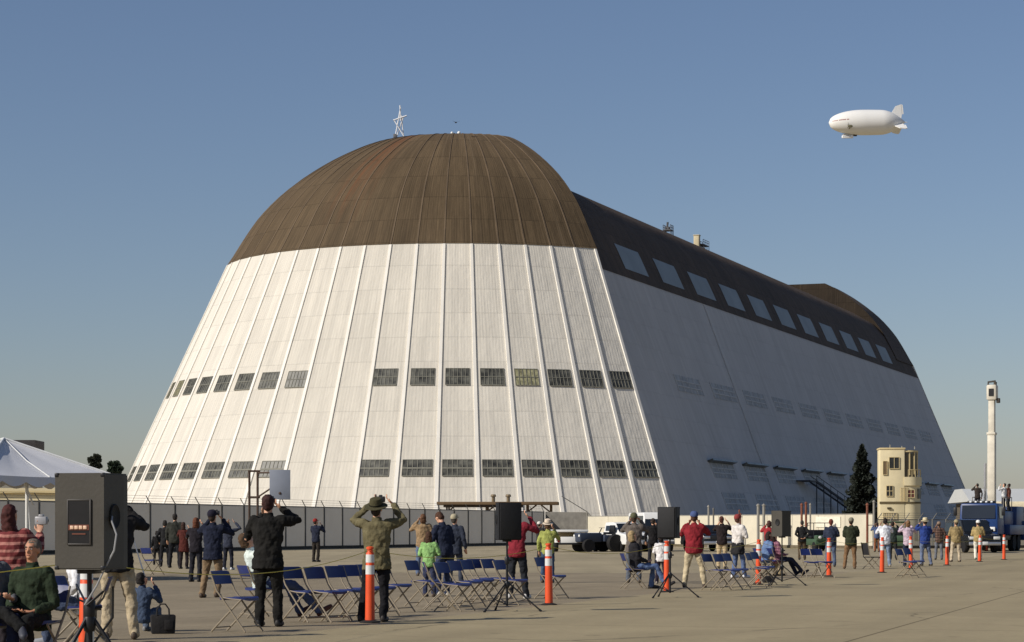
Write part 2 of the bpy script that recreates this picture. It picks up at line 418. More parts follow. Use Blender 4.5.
leaf(C2, ax, pr, 1, False, 58.3); leaf(C2, ax, pr, -1, False, 58.3)
# upright gable and hood that close each rounded end above the lower roof of the body
for C_, out_, rt in ((C2, ax, 13.0),):
    rows = [z for r, z in DOME if z < 58.2] + [58.25]; s0 = .3
    mb = MB(); uv = []
    for z in rows:
        r = rz_(z) - .12
        for k in range(13): q = -1 + k / 6; mb.v.append(C_ + out_ * s0 + pr * (q * r * math.sin(PHI)) + Vector((0, 0, z))); uv.append((q * r + 300, z))
    for i in range(len(rows) - 1):
        for k in range(12): a = i * 13 + k; mb.f.append([a, a + 1, a + 14, a + 13]); mb.mi.append(0)
    mb.build('end_gable', M_GABLE, hangar, 60, uv)
    for sd in (-1, 1):
        mb = MB(); uv = []
        for z in rows:
            r = rz_(z) - .10
            for k in range(5): q = s0 + (r * math.cos(PHI) - s0) * k / 4; mb.v.append(C_ + out_ * q + pr * (sd * r * math.sin(PHI)) + Vector((0, 0, z))); uv.append((q + 400, z))
        for i in range(len(rows) - 1):
            for k in range(4): a = i * 5 + k; mb.f.append([a, a + 1, a + 6, a + 5]); mb.mi.append(0)
        mb.build('end_hood', M_ROOF, hangar, 60, uv)

mb = MB(); uv = []; rows = [38, Z1, 44.55, 47.8, 51.4, 54.7, 57.0, 58.45, 59.1]
for z in rows:
    r = rz_(z) - .14
    for k in range(13): q = -1 + k / 6; mb.v.append(CH - ax * (r * math.cos(PHI)) + pr * (q * r * math.sin(PHI)) + Vector((0, 0, z))); uv.append((q * r + 300, z))
for i in range(len(rows) - 1):
    for k in range(12): a = i * 13 + k; mb.f.append([a, a + 1, a + 14, a + 13]); mb.mi.append(0)
mb.build('end_gable', M_ROOF, hangar, 60, uv)
BPROF = [(43.3, 0), (36.35, 18.57), (29.4, 37.15), (27.4, 41.5), (25.3, 45.4), (22.7, 48.5), (18.5, 51.0), (13, 53.3), (7, 55), (0, 55.6)]
def bpt(s, w, z, side=1, outw=0.0):
    # outward normal of the cross-section at this height
    for (wa, za), (wb, zb) in zip(BPROF, BPROF[1:]):
        if za - 1e-6 <= z <= zb + 1e-6:
            n = Vector((zb - za, wa - wb)).normalized(); break
    return CH + ax * s + pr * side * (w + n.x * outw) + Vector((0, 0, z + n.y * outw))
def bw(z):
    for (wa, za), (wb, zb) in zip(BPROF, BPROF[1:]):
        if z <= zb: return wa + (wb - wa) * (z - za) / (zb - za)
    return 0
def body_surface(rows, name, m, side):
    mb = MB(); uv = []; n = 40
    for w, z in rows:
        a = rz_(min(z, 60)) * math.cos(PHI) - .15
        for k in range(n + 1):
            s = -a + (LEN + 2 * a) * k / n
            mb.v.append(bpt(s, w, z, side)); uv.append((s + side * 700, z))
    for i in range(len(rows) - 1):
        for k in range(n):
            p = i * (n + 1) + k; mb.f.append([p, p + 1, p + n + 2, p + n + 1]); mb.mi.append(0)
    return mb.build(name, m, hangar, 60, uv)
for side in (1, -1):
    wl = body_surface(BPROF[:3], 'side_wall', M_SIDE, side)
    rf = body_surface([(29.46, 37.1)] + BPROF[3:], 'roof', M_ROOF, side)
    if side < 0: continue
    for i in range(11):
        s0 = -8.2 + 19.15 * i; mb = MB()
        mb.add([bpt(s0, bw(38.5), 38.5, 1, .06), bpt(s0 + 11.6, bw(38.5), 38.5, 1, .06), bpt(s0 + 11.6, bw(41.45), 41.45, 1, .06), bpt(s0, bw(41.45), 41.45, 1, .06),
                bpt(s0 + 11.6, bw(42.2), 42.2, 1, .06), bpt(s0, bw(42.2), 42.2, 1, .06)], [(0, 1, 2, 3), (3, 2, 4, 5)])
        mb.build('skylight', M_SKYL, rf, 0)
    for i in range(11):
        for za, zb, off, ww in ((21.2, 23.6, -3.5, 13.5), (8.75, 10.9, -1, 12.8), (4.2, 6.6, -.5, 12.8)):
            s0 = off + 19.9 * i
            if za < 5 and i > 6 and i < 9: continue
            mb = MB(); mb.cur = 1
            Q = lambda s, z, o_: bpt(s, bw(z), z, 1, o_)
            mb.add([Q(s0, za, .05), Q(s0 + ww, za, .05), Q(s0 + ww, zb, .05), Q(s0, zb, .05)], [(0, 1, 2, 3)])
            mb.cur = 0
            def bar(a, b_, z0, z1, o_=.12):
                mb.add([Q(a, z0, 0), Q(b_, z0, 0), Q(b_, z1, 0), Q(a, z1, 0), Q(a, z0, o_), Q(b_, z0, o_), Q(b_, z1, o_), Q(a, z1, o_)],
                       [(4, 5, 6, 7), (0, 1, 5, 4), (1, 2, 6, 5), (2, 3, 7, 6), (3, 0, 4, 7)])
            for k in range(0, 5): bar(s0 + ww * k / 4 - .12, s0 + ww * k / 4 + .12, za, zb)
            for zz in (.33, .66): bar(s0, s0 + ww, za + (zb - za) * zz - .08, za + (zb - za) * zz + .08)
            if za > 8 and za < 9:                      # projecting hood above the first row
                mb.cur = 2; bar(s0 - .8, s0 + ww + .4, zb + .05, zb + .3, .9)
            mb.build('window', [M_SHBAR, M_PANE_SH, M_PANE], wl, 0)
    # vertical pipe and slim seams on the shaded wall
    for s_ in (31,):
        pp = MB(); pp.tube([bpt(s_, bw(z), z, 1, .12) for z in (.2, 18.5, 36.9)],   .07, 6); pp.build('drain_pipe', M_SIDE_PIPE, wl)
    # slanted outside stair
    st = MB(); a = bpt(57.5, bw(8.9), 8.9, 1, .9); b_ = bpt(77, bw(4.3), 4.3, 1, 1.6)
    for dz in (0, 1.05):
        st.tube([a + Vector((0, 0, dz)), b_ + Vector((0, 0, dz))], .16 if dz == 0 else .06, 6)
        st.tube([a + Vector((0, 0, dz)) + pr * 1.1, b_ + Vector((0, 0, dz)) + pr * 1.1], .16 if dz == 0 else .06, 6)
    for k in range(22):
        p = a.lerp(b_, (k + .5) / 22); st.box(p + pr * .55, (1.1, .5, .08), (0, 0, -TH + 0))
    for k in range(0, 23, 4):
        p = a.lerp(b_, k / 22) + pr * 1.1; st.tube([p, p + Vector((0, 0, 1.05))], .05, 5)
        st.tube([p, Vector((p.x, p.y, 0))], .1, 5)
    p = bpt(54, bw(8.9), 8.9, 1, 1.2); st.box(p, (2.4, 6, .2), (0, 0, -TH))
    st.build('outside_stair', mat('stair_steel_dark', (52, 54, 60), .7), wl)

# roof-top lattice mast, vents and rail platforms
def lattice_mast():
    o = empty('roof_lattice_mast', at(400, 136, 346) - Vector((0, 0, .3)), 0, 'small white lattice mast with a crossbar on top of the brown dome', 'mast')
    mb = MB(); w = mat('mast_white_paint', (235, 235, 235), .5, .05)
    for a, b_ in (((-.75, 0, 0), (.1, 0, 4.6)), ((.75, 0, 0), (-.95, 0, 2.8)), ((-.6, .4, 0), (.55, 0, 3.3)), ((.55, .5, 0), (.2, 0, 3.4)), ((.1, 0, 2.6), (0, 0, 4.9))):
        mb.tube([a, b_], .085, 6)
    mb.build('mast_frame', w, o)
    MB().tube([(-1.0, 0, 2.65), (1.0, 0, 3.35)], .11, 6).build('crossbar', w, o)
    MB().box((-.75, 0, .3), (.5, .5, .6), bev=.05).build('mast_foot', mat('mast_foot_grey', (110, 110, 112)), o)
lattice_mast()
for i, (x, lab, big) in enumerate(((452, 'small white beacon lamp, left of a pair on the dome crest', 0), (459, 'larger white beacon lamp, right of a pair on the dome crest', 1))):
    o = empty('roof_beacon', at(x, 135.2, 346) - Vector((0, 0, .15)), 0, lab, 'beacon', 'beacons on the dome')
    MB().lathe([(.12, 0), (.12, .35)], 8).build('beacon_foot', M_FRAME, o)
    MB().ball((0, 0, .5), .2 + .06 * big).build('beacon_lamp', mat('beacon_white', (235, 235, 230), .4), o)
b = empty('flying_bird', at(456, 122.5, 330), R(20), 'small dark bird flying above the dome crest', 'bird')
mb = MB(); mb.ball((0, 0, 0), (.09, .3, .09)); mb.ball((0, .3, .05), (.06, .09, .06))
for sx in (-1, 1): mb.add([(sx * .05, .14, .04), (sx * .55, .04, .25), (sx * .6, -.08, .24), (sx * .05, -.14, .02)], [(0, 1, 2, 3)])
mb.add([(-.05, -.25, 0), (.05, -.25, 0), (.1, -.5, 0), (-.1, -.5, 0)], [(0, 1, 2, 3)])
mb.build('bird_body', mat('bird_dark', (40, 38, 36)), b)

def roof_kit(s, w, label, tall):
    z = 55.6
    o = empty('roof_platform', CH + ax * s + pr * w + Vector((0, 0, z)), -TH, label, 'platform', 'platforms on the hangar ridge', .62)
    st = mat('roof_platform_steel', (84, 84, 86), .6)
    if tall:
        MB().box((-.2, -3.2, 1.9), (1.7, 1.7, 4.6), bev=.05).build('vent_stack', mat('vent_stack_cream', (196, 182, 148)), o)
        MB().box((-.2, -3.2, 4.3), (2.0, 2.0, .25), bev=.04).build('vent_cap', mat('vent_stack_cream', (196, 182, 148)), o)
    d = MB(); L_ = 7 if tall else 3.4
    d.box((.5, 1, 1.6), (2.4, L_, .25)); d.build('deck', st, o)
    r = MB()
    for k in range(4):
        y = 1 - L_ / 2 + L_ * k / 3
        for x in (-.6, 1.6):
            r.tube([(x, y, -.6), (x, y, 3.1)], .09, 5)
    for zz in (2.4, 3.1):
        for x in (-.6, 1.6): r.tube([(x, 1 - L_ / 2, zz), (x, 1 + L_ / 2, zz)], .08, 5)
    r.build('railing', st, o)
    if not tall:
        MB().box((.4, .8, 2.2), (1.1, 1.2, 1.0), bev=.1).build('fan_housing', st, o)
        MB().tube([(.4, .4, 2.6), (.5, .4, 4.0)], [.28, .35], 8).build('fan_outlet', st, o)
    else:
        MB().tube([(1.4, -1.6, .9), (1.4, 2.6, -.3)], .16, 6).build('white_pipe', M_RIB, o)
roof_kit(87, 7, 'small dark fan platform on the hangar ridge, nearer the big dome', False)
roof_kit(111, 7, 'railed platform beside a cream vent stack on the hangar ridge', True)

# ------------------------------------------------------------------ buildings and trees around the hangar
M_CREAM = mat('cream_render', (216, 202, 164), .85, .07, .8, bump=.1)
M_DARKGL = glass_mat('dark_window_glass', (44, 44, 42), .3, 2)
M_CREAMTRIM = mat('cream_trim', (205, 186, 140), .8, .06, 1)
M_GREYLOUVRE = mat('pale_grey_louvre', (176, 170, 150), .8, .1, 3)

def control_tower():
    s = 9.05; d = FPX / s; x0 = (880 - 512) / s; x1 = (922 - 512) / s
    base = Vector((x0, d, 0)); w = x1 - x0        # 4.64 wide
    o = empty('control_tower', base, R(-4), 'small cream art deco control tower with rounded corner bays beside the dark conifer', 'tower')
    H = 10.2
    wl = MB(); wl.box((1.35, 1.6, H / 2), (2.7, 3.2, H), bev=.04)
    # rounded bay, lower two storeys
    def dshape(r0, xc, yc, z0, z1, straight):
        poly = [(xc - straight, yc + 1.4)] + [(xc - straight, yc - r0)] + [(xc + r0 * math.sin(a), yc - r0 * math.cos(a)) for a in [R(i * 9) for i in range(0, 11)]] + [(xc + r0, yc + 1.4)]
        return poly
    wl.prism(dshape(1.5, 3.1, 1.55, 0, 0, .5), 0, 4.15, 'z')
    wl.prism(dshape(1.45, 3.1, 1.55, 0, 0, .5), 4.35, 6.9, 'z')
    W_ = wl.build('wall', M_CREAM, o, 50)
    b = MB(); b.prism([(0 - .03, -.05), (2.7, -.05), (2.7, .2), (-.03, .2)], 4.12, 4.38, 'z'); b.prism(dshape(1.56, 3.1, 1.55, 0, 0, .48), 4.16, 4.34, 'z')
    b.build('string_course', mat('tower_dark_band', (96, 84, 58), .8), o)
    b = MB(); b.prism(dshape(1.62, 3.1, 1.55, 0, 0, .46), 6.15, 7.1, 'z'); b.build('balcony_parapet', M_CREAM, o, 50)
    b = MB(); b.prism(dshape(1.22, 3.05, 1.5, 0, 0, .4), 7.0, 9.75, 'z'); b.build('cab', mat('cab_glazing_grey', (92, 84, 66), .3, .25, 1.5), o, 50)
    b = MB()
    for a in (10, 38, 66): b.box((3.05 + 1.24 * math.sin(R(a)), 1.5 - 1.24 * math.cos(R(a)), 8.6), (.11, .11, 2.6), (0, 0, R(a)))
    b.build('cab_mullion', M_CREAMTRIM, o)
    b = MB(); b.prism(dshape(1.35, 3.0, 1.45, 0, 0, .4), 9.85, 10.05, 'z'); b.build('cab_roof', M_CREAMTRIM, o, 50)
    r = MB()
    for a in range(0, 100, 16):
        x, y = 3.1 + 1.5 * math.sin(R(a)), 1.55 - 1.5 * math.cos(R(a)); r.tube([(x, y, 7.05), (x, y, 7.9)], .03, 5)
    r.tube([(3.1 + 1.5 * math.sin(R(a)), 1.55 - 1.5 * math.cos(R(a)), 7.9) for a in range(0, 96, 8)], .035, 5)
    r.build('balcony_railing', M_CREAMTRIM, o)
    def win(x, z, w, h, y=-.02, nx=2, nz=2, m=M_DARKGL):
        f = MB(); f.box((x, y, z), (w, .08, h)); f.build('pane', m, None)
        pane = COL.objects[-1]; pane.parent = o; pane.name = 'window'
        k = MB()
        for i in range(nx + 1): k.box((x - w / 2 + w * i / nx, y - .06, z), (.05, .08, h + .05))
        for i in range(nz + 1): k.box((x, y - .066, z - h / 2 + h * i / nz), (w + .05, .08, .05))
        k.build('frame', M_CREAMTRIM, pane)
    win(1.55, 9.05 - .4, 1.1, 1.25, nx=2, nz=1)
    win(.55, 8.1, .45, 1.5, nx=1, nz=1, m=mat('tower_door_brown', (110, 92, 66), .7))
    win(1.05, 5.55, .72, 1.15)
    win(1.1, .9, .85, 1.2, nx=2, nz=2)
    win(1.1, 2.75, 1.5, .75, nx=8, nz=2, m=M_GREYLOUVRE)
    win(2.65, 5.15, .75, 1.5, y=.06, nx=5, nz=1, m=M_GREYLOUVRE)
    win(3.4, 5.25, .75, .85, y=.08, nx=2, nz=2, m=mat('red_brown_glass', (92, 50, 44), .4))
    f = MB(); a = R(62)
    f.box((3.1 + 1.46 * math.sin(a), 1.55 - 1.46 * math.cos(a), 5.25), (.8, .1, 1.1), (0, 0, a)); f.build('window', M_DARKGL, o)
    b = MB()
    for x, h in ((1.2, .5), (2.5, .35), (3.9, .3)): b.tube([(x, 1.0, H), (x, 1.0, H + h)], .06, 6)
    b.build('roof_vent', M_FRAME, o)
    MB().box((1.35, 1.6, H + .04), (2.86, 3.36, .18), bev=.03).build('coping', M_CREAMTRIM, o)
    MB().box((1.0, -.1, 3.65), (.45, .25, .2), bev=.03).build('wall_lamp', mat('lamp_dark', (70, 62, 44)), o)
control_tower()

def leaf_mat(name, rgb, var=.5):
    m = mat(name, rgb, .8, var, .9, detail=3); return m
def foliage(fn, n, size, seed):
    """fn(rng) -> (point, outward direction); many small leaf sprays"""
    rng = random.Random(seed); mb = MB()
    for _ in range(n):
        p, d = fn(rng); s = size * rng.uniform(.5, 1.4)
        u = Vector((rng.gauss(0, 1), rng.gauss(0, 1), rng.gauss(0, 1))).normalized(); v = u.cross((d + u * .2).normalized()).normalized()
        w = (d * .8 + Vector((0, 0, rng.uniform(-.4, .6)))).normalized()
        mb.add([p - v * s * .5, p + w * s * .5 + v * s * .1, p + v * s * .5, p - w * s * .5], [(0, 1, 2, 3)])
    return mb
def conifer():
    base = at(862, 529, 262); base.z = 0
    o = empty('conifer_tree', base, 0, 'tall dark pointed conifer standing between hangar wall and cream tower', 'tree')
    MB().tube([(0, 0, 0), (0, 0, 6), (.1, 0, 11)], [.35, .22, .04], 8).build('trunk', mat('bark', (78, 62, 48), .9), o)
    def fn(r):
        t = r.random() ** .75; z = .9 + 10.0 * (1 - t); lim = 2.35 * min(1, (t + .02) * 1.12) ** .8
        a = r.uniform(0, 2 * math.pi); tier = .80 + .26 * math.sin(z * 4.6 + 1.3 * math.sin(a * 3)) + .12 * math.sin(a * 5 + z)
        q = lim * tier * (r.random() ** .42)
        d = Vector((math.cos(a), math.sin(a), -.25)); return Vector((q * math.cos(a), q * math.sin(a), z + r.uniform(-.1, .1))), d
    foliage(fn, 9000, .38, 3).build('crown', leaf_mat('dark_conifer_leaf', (34, 40, 32)), o, 0, fix=False)
conifer()
def far_tree(x, ytop, w, d, label, seed, rgb, lean=0):
    base = at(x, YH, d); base.z = 0; top = HC + (YH - ytop) / FPX * d; rw = w / FPX * d / 2
    o = empty('broadleaf_tree', base, 0, label, 'tree', 'trees beyond the tent')
    t = MB(); t.tube([(0, 0, 0), (.1, 0, top * .5), (lean, 0, top * .86)], [.4, .28, .1], 7)
    for k in range(5):
        a = k * 1.3; t.tube([(lean * .5, 0, top * .55), (rw * .6 * math.cos(a) + lean, rw * .6 * math.sin(a), top * .86)], [.14, .05], 5)
    t.build('trunk', mat('bark', (78, 62, 48), .9), o)
    rg = random.Random(seed); cl = [(Vector((lean + rg.uniform(-.75, .75) * rw, rg.uniform(-.7, .7) * rw, top - rw * rg.uniform(.35, 2.0))), rw * rg.uniform(.25, .5)) for _ in range(13)]
    cl.append((Vector((lean, 0, top - rw * .3)), rw * .3))
    def fn(r):
        c, q = r.choice(cl); dd = Vector((r.gauss(0, 1), r.gauss(0, 1), r.gauss(0, 1))).normalized(); return c + dd * q * r.random() ** .4, dd
    foliage(fn, 2600, .5, seed).build('crown', leaf_mat('far_leaf_%d' % seed, tuple(int(q * 1.25) for q in rgb)), o, 0, fix=False)
far_tree(92, 455, 12, 380, 'small dark tree tip over the tent, left of a bushier one', 5, (50, 54, 42), .6)
far_tree(116, 461, 17, 360, 'bushy dark green tree between the tent roof and the hangar', 9, (44, 54, 40))

def box_building(name, loc, rz, w, dpt, h, label, roof_rise=.4, wall=M_CREAM, roofm=None, eave=.4, wins=4, cat='building'):
    o = empty(name, loc, rz, label, cat)
    wl = MB().box((w / 2, dpt / 2, h / 2), (w, dpt, h)).build('wall', wall, o)
    r = MB(); r.prism([(-eave, h), (-eave, h + .25), (dpt / 2, h + .25 + roof_rise), (dpt + eave, h + .25), (dpt + eave, h)], -eave, w + eave, 'x')
    r.build('roof', roofm or M_CREAMTRIM, o, 0)
    for i in range(wins):
        f = MB().box((w * (i + .5) / wins, -.01, h * .55), (w / wins * .5, .1, h * .4)).build('window', M_DARKGL, o)
        k = MB(); ww = w / wins * .5
        for j in range(4): k.box((w * (i + .5) / wins - ww / 2 + ww * j / 3, -.06, h * .55), (.12, .1, h * .4 + .1))
        k.build('frame', M_CREAMTRIM, f)
    return o
lw = at(-40, YH, 240); lw.z = 0
b = box_building('workshop_building', lw, R(2), 10.6, 14, 5.1, 'low cream building seen under the white tent roof at the far left', wins=5)
bt = at(-72, YH, 330); bt.z = 0
o = empty('flat_roofed_block', bt, 0, 'far block whose dark flat roof edge shows above the tent peak', 'building')
MB().box((7.6, 3, 6.3), (15.2, 6, 12.6)).build('wall', mat('grey_block_wall', (130, 126, 116), .9), o)
MB().box((7.6, 3, 13.4), (15.6, 6.6, 1.4), bev=.05).build('parapet', mat('dark_parapet', (66, 64, 64), .9), o)
rb = at(972, YH, 300); rb.z = 0
o = empty('pale_roofed_hall', rb, R(-3), 'wide low hall with pale sloped roof and cream fascia behind the blue crane truck', 'building')
MB().box((13, 9.5, 2.4), (25, 18, 4.8)).build('wall', mat('hall_shaded_wall', (96, 88, 76), .9), o)  # shadow below the eave is painted in as a dark wall colour
MB().box((13, -.2, 4.55), (27, 1.0, .75), bev=.04).build('fascia', mat('hall_fascia_cream', (222, 210, 180), .8), o)
r = MB(); r.prism([(-.4, 4.93), (7, 6.7), (14, 6.7), (21, 4.93)], -.3, 26.4, 'x'); r.build('roof', mat('hall_pale_roof', (196, 198, 196), .7, .05, .2), o, 0)
for i in range(6): MB().box((2 + 4.2 * i, -.0, 1.9), (3.0, .12, 3.6)).build('roller_door', mat('hall_door_dark', (60, 58, 56), .8), o)

# low dark shed against the hangar wall
sh = bpt(79, 43.0, 0, 1, .6); sh.z = 0
o = empty('lean_to_shed', sh, -TH + R(90), 'low dark shed against the hangar wall, behind the conifer', 'shed')
MB().box((9, -3, 2.2), (18, 5, 4.4)).build('wall', mat('shed_wall_dark', (70, 72, 78), .9), o)
MB().box((9, -3, 4.55), (18.8, 5.8, .3), bev=.03).build('roof', mat('shed_roof_dark', (48, 50, 54), .9), o)

def shelter():
    c = at(437, YH, 215); c.z = 0
    o = empty('flat_roofed_shelter', c, R(-3), 'long flat brown roofed open shelter rising behind the grey screened fence', 'shelter')
    wd = 11.3; br = mat('shelter_brown', (104, 84, 60), .85, .15, 1)
    MB().box((wd / 2, 1.6, 3.75), (wd, 4.0, .28), bev=.03).build('roof', br, o)
    MB().box((wd / 2 - 1.4, 1.6, 3.5), (wd - 4, 3.4, .22), bev=.02).build('ceiling_beam', mat('shelter_brown_dark', (70, 56, 42), .85), o)
    for x in (.9, 4.6, 8.4, 10.6):
        for y in (.3, 2.9):
            MB().box((x, y, 1.8), (.16, .16, 3.6)).build('post', br, o)
        k = MB(); k.tube([(x, .3, 2.9), (x + (.9 if x < 9 else -.9), .3, 3.6)], .07, 6); k.build('brace', br, o)
    for x in (5.2, 6.6):
        k = MB(); k.lathe([(.16, 3.85), (.16, 4.35), (.28, 4.4), (.2, 4.6)], 8, (x, 1.2, 0)); k.build('roof_vent', mat('shelter_vent', (120, 104, 78)), o)
shelter()

# ------------------------------------------------------------------ fences
def screen_mat(name, rgb, tr):
    m = mat(name, rgb, .85, .12, .5); t = m.node_tree; b = t.nodes['Principled BSDF']; b.inputs['Alpha'].default_value = tr
    return m
M_SCREEN = screen_mat('grey_privacy_screen', (184, 181, 175), 1.0)
_t = M_SCREEN.node_tree; _tr = _t.nodes.new('ShaderNodeBsdfTranslucent'); _tr.inputs['Color'].default_value = lin((140, 137, 130)); _mx = _t.nodes.new('ShaderNodeMixShader'); _mx.inputs[0].default_value = .45
_t.links.new(_t.nodes['Principled BSDF'].outputs[0], _mx.inputs[1]); _t.links.new(_tr.outputs[0], _mx.inputs[2]); _t.links.new(_mx.outputs[0], _t.nodes['Material Output'].inputs['Surface'])
M_MESH = screen_mat('galvanised_chain_link', (140, 144, 148), .42)
M_POST = mat('fence_post_dark', (104, 102, 97), .7, .2, 2)
M_GALV = mat('galvanised_post', (142, 138, 128), .55, .1, 2)
M_RUST = mat('rusty_post', (122, 74, 56), .85, .25, 2)
def fence(name, a, b_, h, n, label, smat, pmat, arms=True, arm_dir=-1, base=True):
    o = empty(name, a, 0, label, 'fence'); L_ = (b_ - a); u = L_.normalized(); nrm = Vector((u.y, -u.x, 0))
    sc = MB()
    for i in range(n):
        p, q = L_ * (i / n), L_ * ((i + 1) / n); k = len(sc.v)
        for j in range(5):
            e = p.lerp(q, j / 4); bow = .05 * math.sin(math.pi * j / 4)
            sc.v += [e + nrm * bow + Vector((0, 0, .12)), e + nrm * (bow + .03) + Vector((0, 0, h * .5)), e + nrm * bow * .4 + Vector((0, 0, h))]
        for j in range(4):
            for r in range(2):
                t = k + j * 3 + r; sc.f.append([t, t + 3, t + 4, t + 1]); sc.mi.append(0)
    sc.build('mesh_panel', smat, o, 60)
    for i in range(n + 1):
        p = L_ * (i / n); m = MB(); m.tube([p - nrm * -.06, p + nrm * .06 + Vector((0, 0, h + .05))], .055, 7)
        if arms: m.tube([p + nrm * .06 + Vector((0, 0, h)), p + u * arm_dir * .42 + Vector((0, 0, h + .45))], .03, 5)
        if i < 98: m.build('post', pmat, o)
    w = MB()
    for z in (h,): w.tube([Vector((0, 0, z)), L_ + Vector((0, 0, z))], .03, 5)
    if arms:
        for f in (.33, .66, 1): w.tube([u * arm_dir * .42 * f + Vector((0, 0, h + .45 * f)), L_ + u * arm_dir * .42 * f + Vector((0, 0, h + .45 * f))], .008, 4)
    w.build('top_wire', M_POST, o)
    if base:
        kb = MB(); ang = math.atan2(u.y, u.x)
        kb.box(L_ / 2 + Vector((0, 0, .1)), (L_.length, .3, .2), (0, 0, ang)); kb.build('base_kerb', mat('fence_base_dark', (70, 64, 54), .9), o)
    return o
fu = ax
FA0 = Vector((-21.3, 135.5, 0)); FA1 = FA0 + ax * 70
FAx = FA0 - ax * 39.65
fence('screened_fence', FAx, FA1, 2.85, 36, 'long grey screened chain link fence with angled barbed wire arms, in shade before the hangar', M_SCREEN, M_POST)
# sloping end panel where the fence meets the gateway
o = empty('sloped_fence_panel', FA1, 0, 'sloping slatted end panel of fence beside the parked white truck', 'fence')
p = MB(); e0 = at(587, YH, 200) - FA1; e0.z = 0; e1 = at(607, YH, 198) - FA1; e1.z = 0
p.add([Vector((.2, 0, .1)), e0 + Vector((0, 0, .1)), e0 + Vector((0, 0, 2.8)), Vector((.2, 0, 2.85)), e1 + Vector((0, 0, .1)), e1 + Vector((0, 0, 1.0))], [(0, 1, 2, 3), (1, 4, 5, 2)]); p.build('mesh_panel', mat('grey_slat_screen', (120, 116, 108), .9, .2, 2), o, 0)
for i in range(5):
    q = e0.lerp(e1, i / 4); hh = 2.85 - 1.85 * i / 4; MB().tube([q + Vector((0, -.06, 0)), q + Vector((0, -.06, hh))], .05, 6).build('post', M_GALV, o)
MB().tube([e0 + Vector((0, -.06, 2.85)), e1 + Vector((0, -.06, 1.0))], .05, 6).build('top_rail', M_POST, o)
MB().tube([e0 + Vector((-2.2, -.06, 4.2)), e0 + Vector((0, -.06, 2.85))], .04, 6).build('barbed_arm', M_POST, o)

M_WALLW = screen_mat('pale_tarp_screen', (206, 198, 176), 1.0)
WB0 = at(588, YH, 186); WB0.z = 0; WB1 = at(873, YH, 158); WB1.z = 0
o = empty('pale_screen_wall', WB0, 0, 'long sunlit pale screen wall below the shaded side of the hangar', 'wall')
L_ = WB1 - WB0; u = L_.normalized(); ang = math.atan2(u.y, u.x); N_ = 12
for i in range(N_):
    m = MB(); c = L_ * ((i + .5) / N_); m.box(c + Vector((0, 0, 1.19)), (L_.length / N_ - .03, .07, 2.3), (0, 0, ang)); m.build('panel', M_WALLW, o)
MB().box(L_ / 2 + Vector((0, 0, 2.38)), (L_.length, .1, .06), (0, 0, ang)).build('top_rail', M_GALV, o)
MB().box(L_ / 2 + Vector((-.05, -.06, .1)), (L_.length, .12, .2), (0, 0, ang)).build('base_kerb', mat('wall_base_dirt', (104, 94, 76), .9), o)
MB().box(L_ * .865 + Vector((-.06, -.05, 1.85)) , (2.6, .03, .75), (0, 0, ang)).build('blank_sign', mat('cream_blank_sign', (226, 220, 200), .7), o)
def gate_posts(x, kinds, label, d):
    b_ = at(x, YH, d); b_.z = 0; o = empty('gate_post', b_, 0, label, 'post')
    for dx, h, m, r in kinds: MB().tube([(dx, 0, 0), (dx, 0, h)], r, 8).build('pole', m, o); MB().lathe([(r * 1.4, h), (r * 1.4, h + .06), (.02, h + .16)], 8, (dx, 0, 0)).build('cap', m, o)
    k = MB(); k.tube([(kinds[0][0], 0, 1.6), (kinds[-1][0] + .01, 0, 1.62)], .03, 5); k.build('tie_bar', M_GALV, o)
gate_posts(711, ((-.18, 2.95, M_GALV, .07), (.18, 2.75, M_POST, .06)), 'pale and dark pair of poles behind the man in red sweater and blue cap', 168)
gate_posts(740, ((-.05, 2.6, M_RUST, .05), (.06, 2.35, M_RUST, .04)), 'short slim rusty pole rising over the man in white shirt and red cap', 166)
gate_posts(761, ((-.2, 3.0, M_GALV, .1), (.2, 3.0, M_GALV, .1)), 'thick pale grey pair of gate poles before the pale screen wall', 164)
gate_posts(806, ((-.3, 3.0, M_RUST, .08), (0, 3.1, M_RUST, .08), (.3, 3.0, M_GALV, .06)), 'cluster of rusty red gate poles behind the man in black jacket', 160)
gate_posts(871, ((-.25, 2.95, M_RUST, .08), (.2, 3.15, M_GALV, .08)), 'rusty and pale pair of poles ending the pale screen wall by the tower', 155)
FC0 = WB1 + Vector((.3, .3, 0)); FC1 = at(1090, YH, 166); FC1.z = 0
fence('chain_link_fence', FC0, FC1, 2.0, 16, 'open galvanised chain link fence with barbed wire, right of the tower base', M_MESH, mat('weathered_grey_post', (112, 110, 104), .7), True, 1)
